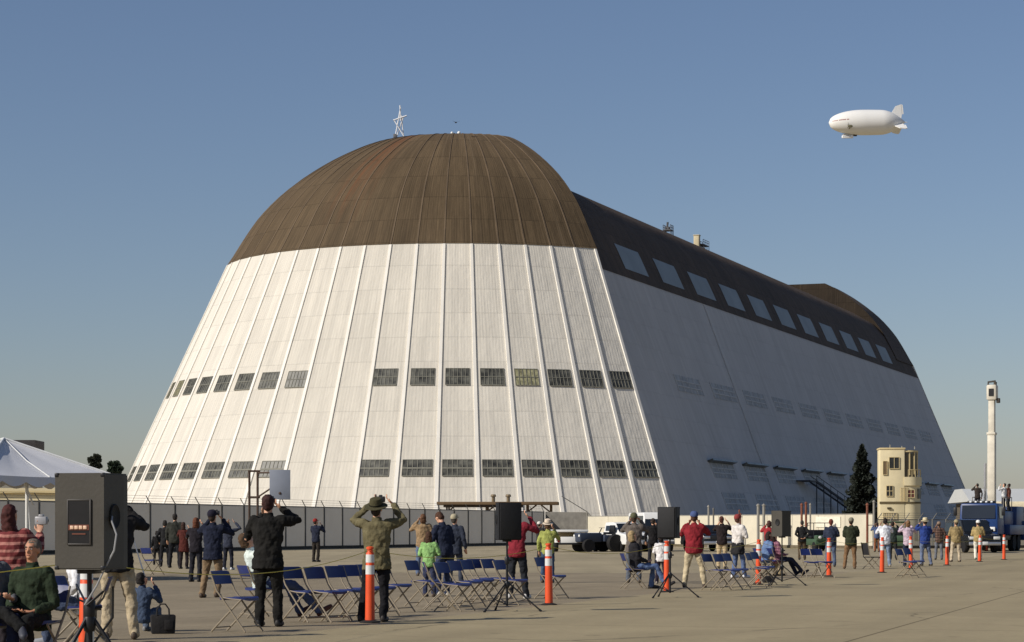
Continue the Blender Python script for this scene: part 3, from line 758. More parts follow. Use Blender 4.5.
# coils of barbed wire along it
# ------------------------------------------------------------------ tent
def tent():
    pk = Vector(((4 - 512) / 38.0, FPX / 38.0, 0)); s = 38.0
    o = empty('canopy_tent', pk, 0, 'white peaked canopy tent with scalloped valance at the far left', 'tent')
    hd = 112 / 38.0; ez, pz = 2.72, 3.72
    cor = [Vector((0.0, -hd, 0)), Vector((hd, .25, 0)), Vector((0, hd, 0)), Vector((-hd, -.25, 0))]
    m = mat('white_tent_vinyl', (206, 206, 208), .5, .05, 1.2, bump=.25, bscale=2.0); t = m.node_tree
    rf = MB(); n = 12
    for k in range(4):
        a, b_ = cor[k], cor[(k + 1) % 4]; base = len(rf.v)
        for i in range(9):
            f = i / 8
            for j in range(n + 1):
                e = a.lerp(b_, j / n); sag = -.10 * math.sin(math.pi * f) * (1 + .25 * math.sin(j * 2.2)) * math.sin(math.pi * j / n) ** .7 - .05 * math.sin(math.pi * j / n) * (1 - f)
                p = e * (1 - f); z = ez + (pz - ez) * f + sag + .02 * math.sin(j * 3.1 + f * 5) * (1 - f) * math.sin(math.pi * j / n); rf.v.append(Vector((p.x, p.y, z)))
        for i in range(8):
            for j in range(n):
                q = base + i * (n + 1) + j; rf.f.append([q, q + 1, q + n + 2, q + n + 1]); rf.mi.append(0)
    R_ = rf.build('roof', m, o, 30)
    v = MB()
    for k in range(4):
        a, b_ = cor[k], cor[(k + 1) % 4]; nn = 48; base = len(v.v)
        for j in range(nn + 1):
            e = a.lerp(b_, j / nn); out = e.normalized() * (.015 + .02 * math.sin(j * 1.1)); sc = abs(math.sin(math.pi * j / 8))
            z0 = ez + .01 - .05 * math.sin(math.pi * j / nn)
            v.v += [e + Vector((0, 0, z0)), e + out + Vector((0, 0, z0 - .14 - .12 * sc))]
        for j in range(nn): q = base + j * 2; v.f.append([q, q + 2, q + 3, q + 1]); v.mi.append(0)
    v.build('valance', m, o, 60)
    pm = mat('tent_pole_white', (222, 222, 218), .4, .05)
    for k, c in enumerate(cor):
        MB().tube([c * .97, c * .97 + Vector((0, 0, ez))], .045, 8).build('pole', pm, o)
        MB().tube([c * .97 + Vector((0, 0, ez)), c.normalized() * (hd + .75)], .018, 6).build('guy_strap', pm, o)
        MB().tube([c * .97 + Vector((.16, .1, ez - .7)), c * .97 * .82 + Vector((0, 0, ez - .02))], .03, 6).build('brace', pm, o)
    seam = MB()
    for c in cor: seam.tube([c + Vector((0, 0, ez + .02)), Vector((0, 0, pz + .02))], .03, 6)
    for k in range(4):
        e = cor[k].lerp(cor[(k + 1) % 4], .5); seam.tube([e + Vector((0, 0, ez - .03)), e * .5 + Vector((0, 0, (ez + pz) / 2 - .09)), Vector((0, 0, pz + .02))], .015, 5)
    seam.build('roof_seam', pm, R_)
tent()

# ------------------------------------------------------------------ airship
def airship():
    d = 1750; c = at(867, 122.5, d); k = d / FPX
    o = empty('airship', c, R(-4), 'white airship with tail fins and small gondola flying in the blue sky', 'airship')
    o.rotation_euler = (0, R(-1.5), R(6))
    Lh = 78 * k / 2; r = 12.6 * k
    hm = mat('white_airship_envelope', (236, 234, 228), .5, .03, .05)
    M = Matrix.Rotation(R(90), 4, 'Y')
    # x: nose at -, tail at +
    prof = []
    for i in range(41):
        t = i / 40; x = -1 + 2 * t
        if x < -.1: rr = math.sqrt(max(0, 1 - ((x + .1) / .9) ** 2)) ** .95
        elif x < .35: rr = 1 - .02 * ((x + .1) / .45) ** 2
        else: rr = .98 * (1 - ((x - .35) / .66) ** 1.9)
        prof.append((max(.02, rr) * r, x * Lh))
    MB().lathe(prof, 40, M=M).build('envelope', hm, o)
    fm = mat('white_airship_fin', (232, 231, 227), .5, .03)
    for a in (0, 120, -120):
        f = MB(); poly = [(Lh * .60, r * .52), (Lh * .76, r * 1.28), (Lh * .90, r * 1.42), (Lh * .92, r * .62), (Lh * .90, r * .3)]
        f.prism([(p, q) for p, q in poly], -.35, .35, 'y')
        f.v = [Matrix.Rotation(R(a), 4, 'X') @ v for v in f.v]
        fo = f.build('fin', fm, o, 0)
        e = MB(); e.prism([(Lh * .925, r * .62), (Lh * .905, r * 1.42), (Lh * .945, r * 1.38), (Lh * .965, r * .66)], -.25, .25, 'y'); e.v = [Matrix.Rotation(R(a), 4, 'X') @ v for v in e.v]
        e.build('rudder', fm, fo, 0)
    gx = -Lh * .52
    g_ = MB().box((gx, 0, -r * 1.12), (8.8, 2.3, 2.2), bev=.6).build('gondola', mat('gondola_white', (240, 240, 240), .4), o)
    MB().box((gx - .8, 0, -r * 1.08), (6.2, 2.36, .45), bev=.1).build('cabin_window', M_DARKGL, g_)
    MB().box((gx + .3, 0, -r * .97), (8.0, 1.6, 1.4), bev=.2).build('gondola_keel', mat('gondola_grey', (190, 188, 182)), o)
    for sy in (-1, 1):
        e = MB(); e.tube([(-Lh * .56, sy * r * .98, -r * .42), (-Lh * .50, sy * r * 1.05, -r * .46)], [.9, 1.0], 10, True)
        e.tube([(-Lh * .52, sy * r * .7, -r * .6), (-Lh * .53, sy * r * 1.0, -r * .45)], .4, 8)
        eo = e.build('engine', mat('engine_olive_grey', (112, 108, 84), .5), o)
        p = MB()
        for q in range(3): p.box((-Lh * .575, sy * r * .98, -r * .42), (.12, .3, 5.4), (R(60 * q), 0, 0))
        p.build('propeller', mat('prop_dark', (60, 58, 54)), eo)
    e = MB().tube([(gx + 5.0, 0, -r * .98), (gx + 6.8, 0, -r * 1.02)], [1.0, .7], 10, True).build('landing_gear', mat('gear_dark', (70, 66, 60)), o)
    MB().tube([(Lh * .98, 0, 0), (Lh * 1.06, 0, 0)], [.4, .15], 8).build('tail_cone', fm, o)
    # thin red-brown marking along the bow
    q = MB(); n = 22
    for i in range(n):
        if i % 11 == 7: continue
        x = -Lh * .93 + i * Lh * .40 / n; t = (x / Lh + .1) / .9; rr = (math.sqrt(max(0, 1 - t * t)) ** .95) * r + .06
        a = R(8); q.box((x, -rr * math.cos(a), rr * math.sin(a)), (Lh * .40 / n * .6, .12, .75), (0, 0, math.atan2(-(.02), 1) * 0))
    q.build('bow_marking', mat('bow_marking_red', (176, 96, 82), .6), o)
airship()
# ------------------------------------------------------------------ people
SKIN = [mat('skin_light', (206, 158, 128), .55, .06, 9), mat('skin_tan', (180, 128, 98), .55, .06, 9)]
M_EYE = mat('eye_dark', (36, 28, 24), .2, .05)
M_EYEW = mat('eye_white', (225, 222, 216), .3, .03)
M_LIP = mat('lip', (150, 88, 78), .5, .05)
_cloth = {}
def cloth(rgb, var=.24):
    g_ = .3 * rgb[0] + .59 * rgb[1] + .11 * rgb[2]; rgb = tuple(int(.84 * c + .16 * g_) for c in rgb)
    return mat('cloth_%d_%d_%d' % tuple(rgb), rgb, .95, var, 9, bump=.6, bscale=22, spec=.15)
FOLD = bpy.data.textures.new('cloth_folds', 'CLOUDS'); FOLD.noise_scale = .085; FOLD.noise_depth = 3
FOLDH = bpy.data.textures.new('hair_locks', 'CLOUDS'); FOLDH.noise_scale = .045
BAKE = []
def organic(mb, name, m, parent, vox, fold=0.0, tex=None, sm=3):
    """overlapping limb lofts fused into one skin"""
    o = mb.build(name, m, parent, 0)
    for p in o.data.polygons: p.use_smooth = True
    r = o.modifiers.new('fuse', 'REMESH'); r.mode = 'VOXEL'; r.voxel_size = vox; r.use_smooth_shade = True
    if sm: s_ = o.modifiers.new('soften', 'SMOOTH'); s_.factor = .5; s_.iterations = sm
    if fold: d = o.modifiers.new('folds', 'DISPLACE'); d.texture = tex or FOLD; d.strength = fold; d.mid_level = .5; d.texture_coords = 'LOCAL'
    BAKE.append(o); return o

V = lambda *a: Vector(a)
ARM = {  # elbow, wrist, hand tip, relative to a standing 1.75 m figure, right side
    'down': (V(.26, -.03, 1.13), V(.27, .05, .89), V(.26, .09, .80)),
    'salute': (V(.40, .13, 1.40), V(.13, .25, 1.57), V(.06, .21, 1.64)),
    'face': (V(.34, .16, 1.31), V(.13, .25, 1.57), V(.06, .21, 1.64)),
    'facelow': (V(.31, .15, 1.22), V(.12, .27, 1.50), V(.06, .23, 1.59)),
    'high': (V(.40, .14, 1.50), V(.17, .25, 1.70), V(.08, .23, 1.78)),
    'front': (V(.27, .02, 1.13), V(.12, .24, 1.12), V(.04, .27, 1.12)),
    'back': (V(.29, -.14, 1.16), V(.10, -.19, .97), V(.02, -.17, .93)),
    'cross': (V(.29, .06, 1.15), V(.02, .23, 1.18), V(-.07, .22, 1.22)),
    'pocket': (V(.31, -.07, 1.14), V(.22, .04, .93), V(.18, .08, .86)),
    'lap': (V(.25, .02, 1.12), V(.14, .25, 1.02), V(.06, .33, 1.01)),
    'reach': (V(.25, .20, 1.27), V(.15, .38, 1.42), V(.12, .44, 1.50)),
}
LEG = {  # hip-relative: knee, ankle (right side); pelvis height
    'stand': (.93, V(.115, .02, .49), V(.13, -.01, .085)),
    'wide': (.91, V(.165, .03, .48), V(.21, -.01, .085)),
    'step': (.92, V(.10, .10, .49), V(.12, .16, .085)),
    'stepback': (.92, V(.12, .0, .49), V(.13, -.18, .10)),
    'sit': (.53, V(.13, .43, .51), V(.13, .40, .085)),
    'sitfwd': (.53, V(.12, .45, .52), V(.12, .72, .10)),
    'recline': (.52, V(.10, .44, .50), V(.10, .86, .11)),
    'crossed': (.53, V(.10, .44, .60), V(-.16, .50, .46)),
    'low': (.30, V(.12, .34, .42), V(.11, .30, .085)),
}
def person(label, x, y, h, yaw, arms, legs, top, low, head, shoes=(40, 36, 32), skin=0, build=1.0, lean=0.0, look=(0, .18),
           vox=None, loc=None, skirt=False, topm=None, sleeve=True, twist=0.0, group=None, long_top=0.0):
    """head: list of ('hair', rgb, length) / ('cap', rgb) / ('brim', rgb) / ('knit', rgb); yaw in degrees, 0 faces away from the camera"""
    p = loc or gp(x, y)
    root = empty('person', p, R(yaw), label, 'person', group, h / 1.75)
    near = vox or (.016 if y > 590 else .022)
    rg = random.Random(int(x * 13 + y))
    la, ra = arms; ll, rl = legs
    ph = max(LEG[ll][0], LEG[rl][0]); dz = ph - .93
    pel = V(0, 0, ph); twist += rg.uniform(-.14, .14); lean += rg.uniform(-.035, .035); look = (look[0] + rg.uniform(-.22, .22), look[1] + rg.uniform(-.06, .06))
    Tm = Matrix.Translation(pel) @ Matrix.Rotation(twist, 4, 'Z') @ Matrix.Rotation(-lean, 4, 'X') @ Matrix.Translation(-V(0, 0, .93))
    T = lambda v: Tm @ v
    b = build
    def torso(mb, infl, z0=.86, z1=1.50, neck=True):
        prof = [(.80, .150, .105), (.88, .168, .122), (.98, .158, .112), (1.08, .152, .108), (1.20, .166, .118), (1.32, .182, .118), (1.40, .180, .102), (1.45, .125, .082), (1.50, .066, .064)]
        rings = []
        for z, rx, ry in prof:
            if z < z0 - 1e-6 or z > z1 + 1e-6: continue
            belly = .02 * (b - 1) * 8 * max(0, 1 - abs(z - 1.05) / .25)
            rx2 = (rx * (1 + (b - 1) * .9) + infl); ry2 = (ry * b + infl)
            rings.append([T(V(rx2 * math.cos(2 * math.pi * k / 18) * (1), ry2 * math.sin(2 * math.pi * k / 18) + (belly if math.sin(2 * math.pi * k / 18) > 0 else 0) + (.012 if z > 1.3 else 0) - .01, z)) for k in range(18)])
        mb.loft(rings)
    arm_pts = []
    for sd, key in ((-1, la), (1, ra)):
        e, w, t = ARM[key]; mir = lambda v: V(v.x * sd, v.y, v.z)
        j = lambda v: v + V(rg.uniform(-.03, .03), rg.uniform(-.025, .025), rg.uniform(-.05, .03))
        arm_pts.append((sd, T(V(.175 * (1 + (b - 1) * .7) * sd, 0, 1.405)), T(j(mir(e))), T(mir(w)), T(mir(t)), key))
    leg_pts = []
    for sd, key in ((-1, ll), (1, rl)):
        z, k, a = LEG[key]; jx, jy = rg.uniform(-.025, .03), rg.uniform(-.05, .05); leg_pts.append((sd, V(.088 * sd, 0, ph - .01), V((k.x + jx * .5) * sd, k.y + jy * .5 + .015, k.z), V((a.x + jx) * sd, a.y + jy, a.z), key))
    # body: one continuous skin with head, arms, hands and legs
    bd = MB()
    torso(bd, -.036, .88, 1.41)
    bd.tube([T(V(0, -.012, 1.42)), T(V(0, .0, 1.50)), T(V(0, .012, 1.58))], [.066, .056, .056], 12)
    HM = Tm @ Matrix.Translation((0, 0, 1.53)) @ Matrix.Rotation(look[0], 4, 'Z') @ Matrix.Rotation(look[1], 4, 'X') @ Matrix.Translation((0, 0, -1.53))
    bd.ball((0, -.008, 1.655), (.074, .093, .098), M=HM); bd.ball((0, .022, 1.595), (.058, .066, .066), M=HM)
    bd.ball((0, .088, 1.625), (.014, .022, .020), 8, 6, M=HM); bd.ball((0, .082, 1.645), (.010, .014, .026), 8, 6, M=HM)
    bd.ball((0, .076, 1.588), (.024, .014, .009), 8, 6, M=HM); bd.ball((0, .072, 1.562), (.024, .020, .018), 8, 6, M=HM)
    bd.ball((0, .070, 1.678), (.052, .018, .012), 8, 6, M=HM)
    for sd in (-1, 1): bd.ball((.076 * sd, -.008, 1.632), (.012, .022, .034), 8, 6, M=HM)
    for sd, s_, e, w, t, key in arm_pts:
        bd.tube([s_ + V(-.03 * sd, 0, -.02), s_.lerp(e, .5), e, e.lerp(w, .35), w], [.040, .038, .032 if sleeve else .037, .034, .027], 10, True)
        d = (t - w).normalized(); pm = w.lerp(t, .55)
        side = d.cross(V(0, 0, 1) if abs(d.z) < .8 else V(0, 1, 0)).normalized(); nr = side.cross(d)
        palm_end = w + d * .085
        bd.loft([[w + side * .026 * math.cos(a) + nr * .018 * math.sin(a) for a in [k * math.pi / 5 for k in range(10)]],
                 [w + d * .045 + side * .040 * math.cos(a) + nr * .017 * math.sin(a) for a in [k * math.pi / 5 for k in range(10)]],
                 [palm_end + side * .042 * math.cos(a) + nr * .014 * math.sin(a) for a in [k * math.pi / 5 for k in range(10)]]])
        curl = .035 if key in ('down', 'pocket') else .05
        for q, ln in ((-1.5, .062), (-.5, .078), (.5, .082), (1.5, .072)):
            r0 = palm_end - d * .02 + side * q * .0215
            bd.tube([r0, r0 + d * (.02 + ln * .5) + nr * .006, r0 + d * (.02 + ln * .85) + nr * curl * .6, r0 + d * (.02 + ln) + nr * curl], [.0095, .0092, .0085, .007], 7, True)
        t0 = w + d * .03 - side * sd * .030
        bd.tube([t0, t0 + d * .03 - side * sd * .026 + nr * .01, t0 + d * .062 - side * sd * .030 + nr * .022], [.013, .011, .009], 7, True)
    for sd, hp, kn, an, key in leg_pts:
        bd.tube([hp, hp.lerp(kn, .5), kn, kn.lerp(an, .4), an], [.072, .062, .048, .046, .034], 10, True)
    body = organic(bd, 'body', SKIN[skin], root, min(near, .014) if y < 606 else .0095, 0, sm=2)
    # jacket or shirt
    jk = MB(); torso(jk, .018, .80 if long_top >= 0 else .95, 1.46)
    if long_top > 0:
        jk.loft([[T(V((.172 * b + .02) * math.cos(2 * math.pi * k / 18), (.13 * b + .02) * math.sin(2 * math.pi * k / 18) - .01, z)) for k in range(18)] for z in (.80 - long_top, .9)])
    for sd, s_, e, w, t, key in arm_pts:
        if sleeve: we = e.lerp(w, .93); jk.tube([s_ + V(-.02 * sd, 0, .0), s_.lerp(e, .5), e, e.lerp(we, .5), we], [.074 * b, .066 * b, .056, .053, .043], 12, True)
        else: jk.tube([s_ + V(-.02 * sd, 0, .0), s_.lerp(e, .45), s_.lerp(e, .8)], [.072 * b, .066 * b, .062], 12, True)
    jk.tube([T(V(0, -.01, 1.43)), T(V(0, -.004, 1.515))], [.078, .068], 14)
    organic(jk, 'jacket', topm or cloth(top), root, near, .05)
    # trousers
    tr = MB(); tr.ball((0, -.005, ph), (.166 * (1 + (b - 1) * .8), .128 * b, .125), 16, 10)
    if ph > .8: tr.loft([[V((rx * (1 + (b - 1) * .8)) * math.cos(2 * math.pi * k / 18), ry * b * math.sin(2 * math.pi * k / 18) - .008, z + dz) for k in range(18)] for z, rx, ry in ((.86, .162, .122), (.97, .158, .114), (1.03, .152, .108))])
    for sd, hp, kn, an, key in leg_pts:
        tr.tube([hp, hp.lerp(kn, .45), kn, kn.lerp(an, .45), an.lerp(kn, .03) + V(0, 0, -.02)], [.096 * b, .088 * b, .069, .066, .064], 12, True)
    organic(tr, 'trousers', cloth(low), root, near, .046)
    for sd, hp, kn, an, key in leg_pts:
        sh_ = MB(); f = V(0, 1, 0) if key in ('stand', 'wide', 'step', 'sit', 'stepback', 'low') else (V(0, .8, .5) if key in ('recline', 'sitfwd') else V(-.5, .75, -.3))
        f = f.normalized(); up = V(0, 0, 1); up = (up - f * up.dot(f)).normalized(); rt = f.cross(up)
        rings = []
        for q, wd, hh in ((-.075, .022, .03), (-.065, .036, .06), (0, .040, .075), (.08, .042, .052), (.15, .045, .042), (.195, .034, .030), (.21, .015, .018)):
            c = an - up * .045 + f * q; rings.append([c + rt * wd * math.cos(a) + up * (hh * max(0, math.sin(a)) - .035 * max(0, -math.sin(a))) for a in [k * math.pi / 6 for k in range(12)]])
        sh_.loft(rings); sh_.build('shoe', mat('shoe_%d_%d_%d' % tuple(shoes), shoes, .6, .1, 8), root, 60)
    for sd in (-1, 1):
        MB().ball((.029 * sd, .070, 1.650), (.012, .010, .008), 8, 6, M=HM).build('eye', M_EYEW if y > 620 else M_EYE, body)
        if y > 620:
            MB().ball((.029 * sd, .079, 1.650), (.006, .004, .006), 8, 6, M=HM).build('pupil', M_EYE, body)
            MB().tube([HM @ V(.012 * sd, .086, 1.671), HM @ V(.03 * sd, .084, 1.676), HM @ V(.048 * sd, .070, 1.668)], .006, 5).build('eyebrow', mat('eyebrow_grey', (92, 82, 74), .9), body)
    if y > 620: MB().ball((0, .0885, 1.588), (.022, .004, .004), 8, 6, M=HM).build('mouth', M_LIP, body)
    for it in head:
        k, rgb = it[0], it[1]; mb = MB()
        if k == 'hair':
            ln = it[2] if len(it) > 2 else 0
            mb.ball((0, -.024, 1.672), (.083, .093, .094), M=HM)
            mb.ball((0, -.045, 1.62), (.076, .066, .075), M=HM)
            if ln: mb.loft([[HM @ V(rx * math.cos(2 * math.pi * q / 14), -.055 + ry * math.sin(2 * math.pi * q / 14), z) for q in range(14)] for z, rx, ry in ((1.68, .08, .07), (1.58, .090, .07), (1.60 - ln * .7, .092, .058), (1.60 - ln, .062, .04))])
            organic(mb, 'hair', mat('hair_%d_%d_%d' % tuple(rgb), tuple(int(q * .8) for q in rgb), .85, .3, 30), root, .014, .03, FOLDH, 1)
        elif k == 'cap':
            mb.lathe([(.092, 0), (.094, .03), (.084, .075), (.055, .105), (.015, .115)], 18, (0, -.012, 1.665), 1, 1.16, HM)
            dome = mb.build('cap', cloth(rgb, .08), root, 60)
            v = MB(); v.loft([[HM @ V(rr * math.cos(a) * .9, .07 + rr * math.sin(a) * 1.05, 1.672 + zz - .25 * max(0, rr * math.sin(a)) * .3) for a in [k2 * math.pi / 8 for k2 in range(9)]] for rr, zz in ((.085, 0), (.098, .0), (.098, .008), (.085, .01))]); v.build('visor', cloth(rgb, .08), dome, 60)
        elif k == 'brim':
            big = it[2] if len(it) > 2 else .175
            mb.lathe([(big, -.012), (big * .98, -.004), (.105, .0), (.098, .01), (.094, .06), (.080, .105), (.05, .118), (.012, .112)], 22, (0, -.008, 1.690), 1, 1.1, HM)
            hat = mb.build('brimmed_hat', cloth(rgb, .1), root, 40)
            MB().lathe([(.1005, .004), (.1, .03)], 22, (0, -.008, 1.690), 1, 1.1, HM).build('hat_band', cloth(tuple(int(c * .55) for c in rgb)), hat)
        elif k == 'knit':
            mb.ball((0, -.016, 1.685), (.086, .102, .098), M=HM); mb.build('knit_cap', cloth(rgb, .1), root, 60)
        elif k == 'bald':
            mb.ball((0, -.05, 1.625), (.079, .062, .05), M=HM); organic(mb, 'hair', mat('hair_%d_%d_%d' % tuple(rgb), rgb, .8, .3, 30), root, .014, .02, FOLDH, 1)
    root['_hm'] = [c for r_ in HM for c in r_]
    return root, HM, arm_pts
def del_tmp(): 
    for o in COL.objects:
        if '_hm' in o: del o['_hm']

M_CAMB = mat('camera_black', (34, 34, 36), .45, .1, 20)
M_CAMS = mat('camera_silver', (150, 150, 152), .35, .05, 20)
def hand_camera(pr_, label, kind='camera', off=(0, .225, 1.655), metal=False):
    root, HM, _ = pr_
    p = root.matrix_basis @ (HM @ V(*off)); o = empty('camera' if kind == 'camera' else 'binoculars', p, root.rotation_euler.z, label, kind if kind == 'camera' else 'binoculars')
    if kind == 'camera':
        MB().box((0, 0, 0), (.13, .06, .085), bev=.012).box((0, .0, .05), (.05, .05, .03), bev=.008).build('camera_body', M_CAMS if metal else M_CAMB, o)
        MB().lathe([(.032, 0), (.034, .03), (.034, .085), (.028, .09)], 14, M=Matrix.Translation((0, .03, 0)) @ Matrix.Rotation(R(-90), 4, 'X')).build('lens', M_CAMB, o)
    else:
        for sx in (-1, 1): MB().tube([(sx * .035, -.06, 0), (sx * .038, .02, 0), (sx * .045, .09, 0)], [.018, .022, .030], 12).build('barrel', M_CAMB, o)
        MB().box((0, .01, 0), (.05, .05, .02), bev=.004).build('bridge', M_CAMB, o)

def striped(name, a, b_, per):
    m = mat(name, a, .9, .15, 7, bump=.3, bscale=26); t = m.node_tree; bs = t.nodes['Principled BSDF']
    tc = t.nodes.new('ShaderNodeTexCoord'); w = t.nodes.new('ShaderNodeTexWave'); w.bands_direction = 'Z'; w.inputs['Scale'].default_value = .314 / per; w.inputs['Distortion'].default_value = 1.2; w.inputs['Detail'].default_value = 1
    t.links.new(tc.outputs['Object'], w.inputs['Vector']); r = t.nodes.new('ShaderNodeValToRGB'); r.color_ramp.elements[0].position = .62; r.color_ramp.elements[1].position = .72
    t.links.new(w.outputs['Fac'], r.inputs[0]); mx = t.nodes.new('ShaderNodeMix'); mx.data_type = 'RGBA'
    src = bs.inputs['Base Color'].links[0].from_socket; t.links.new(src, mx.inputs['A']); mx.inputs['B'].default_value = lin(b_); t.links.new(r.outputs[0], mx.inputs['Factor']); t.links.new(mx.outputs['Result'], bs.inputs['Base Color'])
    return m
# --- left foreground
def checked(name, a, b_, sc):
    m = striped(name, a, b_, sc); t = m.node_tree; bs = t.nodes['Principled BSDF']; src = bs.inputs['Base Color'].links[0].from_socket
    tc = t.nodes.new('ShaderNodeTexCoord'); w = t.nodes.new('ShaderNodeTexWave'); w.bands_direction = 'X'; w.inputs['Scale'].default_value = .314 / sc; w.inputs['Distortion'].default_value = 1
    t.links.new(tc.outputs['Object'], w.inputs['Vector']); mx = t.nodes.new('ShaderNodeMix'); mx.data_type = 'RGBA'; mx.blend_type = 'MULTIPLY'; mx.inputs['B'].default_value = (.6, .55, .55, 1)
    t.links.new(src, mx.inputs['A']); t.links.new(w.outputs['Fac'], mx.inputs['Factor']); t.links.new(mx.outputs['Result'], bs.inputs['Base Color']); return m
P = {}
P['maroon'] = person('woman in striped maroon sweater with dark red hair, seen from behind at the left edge', 12, 660, 1.60, -12, ('down', 'reach'), ('stand', 'stand'), (112, 40, 40), (50, 44, 48), [('hair', (84, 36, 30), .26)], build=1.08, vox=.014, topm=striped('striped_maroon_knit', (108, 42, 42), (164, 110, 100), .085))
P['older'] = person('older man in dark green jacket seated cross legged, facing the camera below the loudspeaker', 34, 668, 1.62, 165, ('lap', 'lap'), ('sit', 'crossed'), (44, 56, 40), (30, 29, 30), [('hair', (128, 116, 102), 0)], (60, 62, 70), 1, 1.05, look=(.1, .02), vox=.012, lean=.05)
P['edge'] = person('seated figure in grey jacket and navy trousers cut off by the left edge', -8, 668, 1.72, 205, ('lap', 'lap'), ('sit', 'sit'), (92, 94, 98), (34, 40, 66), [('hair', (60, 52, 46), 0)], vox=.014, lean=-.25)
P['plaid'] = person('seated figure in white top with blue jeans, mostly hidden behind the big loudspeaker', 82, 646, 1.66, 95, ('lap', 'lap'), ('sitfwd', 'sit'), (216, 216, 218), (66, 78, 104), [('hair', (90, 70, 50), .1)], (150, 152, 158), vox=.015, lean=.12)
P['khaki'] = person('man in dark jacket and wrinkled khaki trousers standing right behind the big loudspeaker', 117, 640, 1.80, 8, ('face', 'face'), ('stand', 'wide'), (40, 38, 40), (176, 158, 126), [('hair', (56, 46, 38), 0)], (70, 58, 46), build=1.08, vox=.014)
P['child'] = person('child in blue denim shirt with dark hair sitting low beside the black tote bag', 142, 632, 1.22, -25, ('facelow', 'facelow'), ('low', 'low'), (62, 76, 100), (84, 98, 120), [('hair', (34, 28, 26), .06)], (120, 120, 120), vox=.015)
P['guard'] = person('man in black jacket and trousers standing tall in front, hand raised to his face', 268, 627, 1.82, -8, ('facelow', 'salute'), ('stand', 'stand'), (34, 33, 30), (32, 30, 28), [('hair', (66, 34, 30), 0)], (30, 28, 26), build=1.12, vox=.013, long_top=.03, look=(-.1, .15))
P['ranger'] = person('man in olive brimmed hat and khaki green jacket with both arms raised high', 377, 622, 1.76, -10, ('high', 'high'), ('wide', 'stand'), (104, 96, 66), (30, 30, 34), [('brim', (76, 72, 48), .17), ('hair', (60, 48, 36), 0)], (34, 30, 28), build=1.12, vox=.013, long_top=.04, look=(0, .3))
P['recliner'] = person('person in pale mint sweater and jeans leaning back behind the man in black', 262, 618, 1.74, -62, ('lap', 'lap'), ('sitfwd', 'recline'), (204, 216, 208), (64, 78, 112), [('hair', (96, 70, 46), .05)], (84, 46, 32), vox=.015, lean=-.3)
# --- left middle group
P['dark_small'] = person('small figure in black at the left end of the dark group by the screened fence', 157, 565, 1.28, 0, ('down', 'face'), ('stand', 'stand'), (32, 30, 32), (36, 32, 32), [('hair', (38, 30, 28), .05)])
P['dark_mid'] = person('figure in dark coat standing just left of the tall bare headed man in the group', 165, 567, 1.66, 6, ('pocket', 'down'), ('stand', 'stand'), (40, 40, 42), (34, 34, 38), [('hair', (46, 40, 36), .05)])
P['dark_tall'] = person('tall man in dark grey green coat standing in the dark group by the fence', 175, 568, 1.88, -5, ('down', 'down'), ('wide', 'stand'), (50, 52, 46), (34, 36, 40), [('hair', (48, 42, 38), 0)], build=1.12)
P['maroon_back'] = person('woman in deep maroon coat between the tall dark man and the auburn haired woman', 184, 569, 1.58, -12, ('facelow', 'facelow'), ('stand', 'stand'), (84, 38, 32), (40, 34, 36), [('hair', (70, 44, 34), .12)], long_top=.16)
P['auburn'] = person('woman with auburn hair in dark top and trousers holding her hands up to her face', 196, 582, 1.64, -14, ('facelow', 'face'), ('stand', 'stand'), (40, 36, 42), (38, 38, 46), [('hair', (116, 66, 40), .14)], (26, 24, 24))
P['navycap'] = person('man in navy hooded jacket, dark cap and khaki trousers behind the lone folding chair', 213, 598, 1.72, -12, ('face', 'face'), ('wide', 'stepback'), (34, 38, 56), (124, 102, 74), [('cap', (38, 36, 50)), ('hair', (60, 46, 36), 0)], (64, 50, 38), build=1.05, long_top=.03)
P['whitesleeve'] = person('figure with raised arms just right of the man in navy hooded jacket', 228, 570, 1.60, -18, ('high', 'high'), ('stand', 'stand'), (52, 56, 72), (36, 38, 50), [('hair', (150, 116, 80), .06)], (200, 200, 200))
P['redcap'] = person('man in navy jacket and red cap standing alone close to the screened fence', 316, 562, 1.76, -25, ('facelow', 'facelow'), ('stand', 'stand'), (40, 44, 62), (52, 46, 42), [('cap', (156, 44, 40)), ('hair', (70, 52, 40), 0)])
# --- middle group at the chairs
P['tan'] = person('brown haired woman in tan jacket and jeans, leftmost of the middle group', 423, 576, 1.78, 10, ('face', 'down'), ('stand', 'stand'), (150, 122, 86), (92, 108, 136), [('hair', (112, 76, 48), .1)], (90, 80, 70), build=1.1)
P['greengirl'] = person('girl with long brown hair in lime green jacket among the blue chairs', 429, 597, 1.30, -20, ('front', 'front'), ('stand', 'stand'), (132, 178, 100), (52, 58, 84), [('hair', (84, 54, 36), .22)], (70, 56, 44))
P['bowed'] = person('man in navy jacket bowing his head over the girl in green', 445, 596, 1.72, 35, ('front', 'front'), ('stand', 'step'), (36, 42, 62), (56, 66, 92), [('hair', (92, 58, 38), 0)], (196, 190, 178), lean=.22, look=(.2, -.5))
P['greycap'] = person('man in slate jacket and beige cap at the right of the middle group', 455, 584, 1.70, -14, ('down', 'down'), ('stand', 'stand'), (52, 58, 72), (60, 66, 80), [('cap', (170, 160, 128)), ('hair', (90, 80, 70), 0)], long_top=.05)
P['redsweater'] = person('man in red sweater and black jeans standing behind the black speaker on a tripod', 517, 599, 1.76, -22, ('face', 'face'), ('stand', 'step'), (138, 36, 48), (42, 44, 50), [('hair', (78, 50, 36), .03)], (210, 208, 202), look=(-.2, .25))
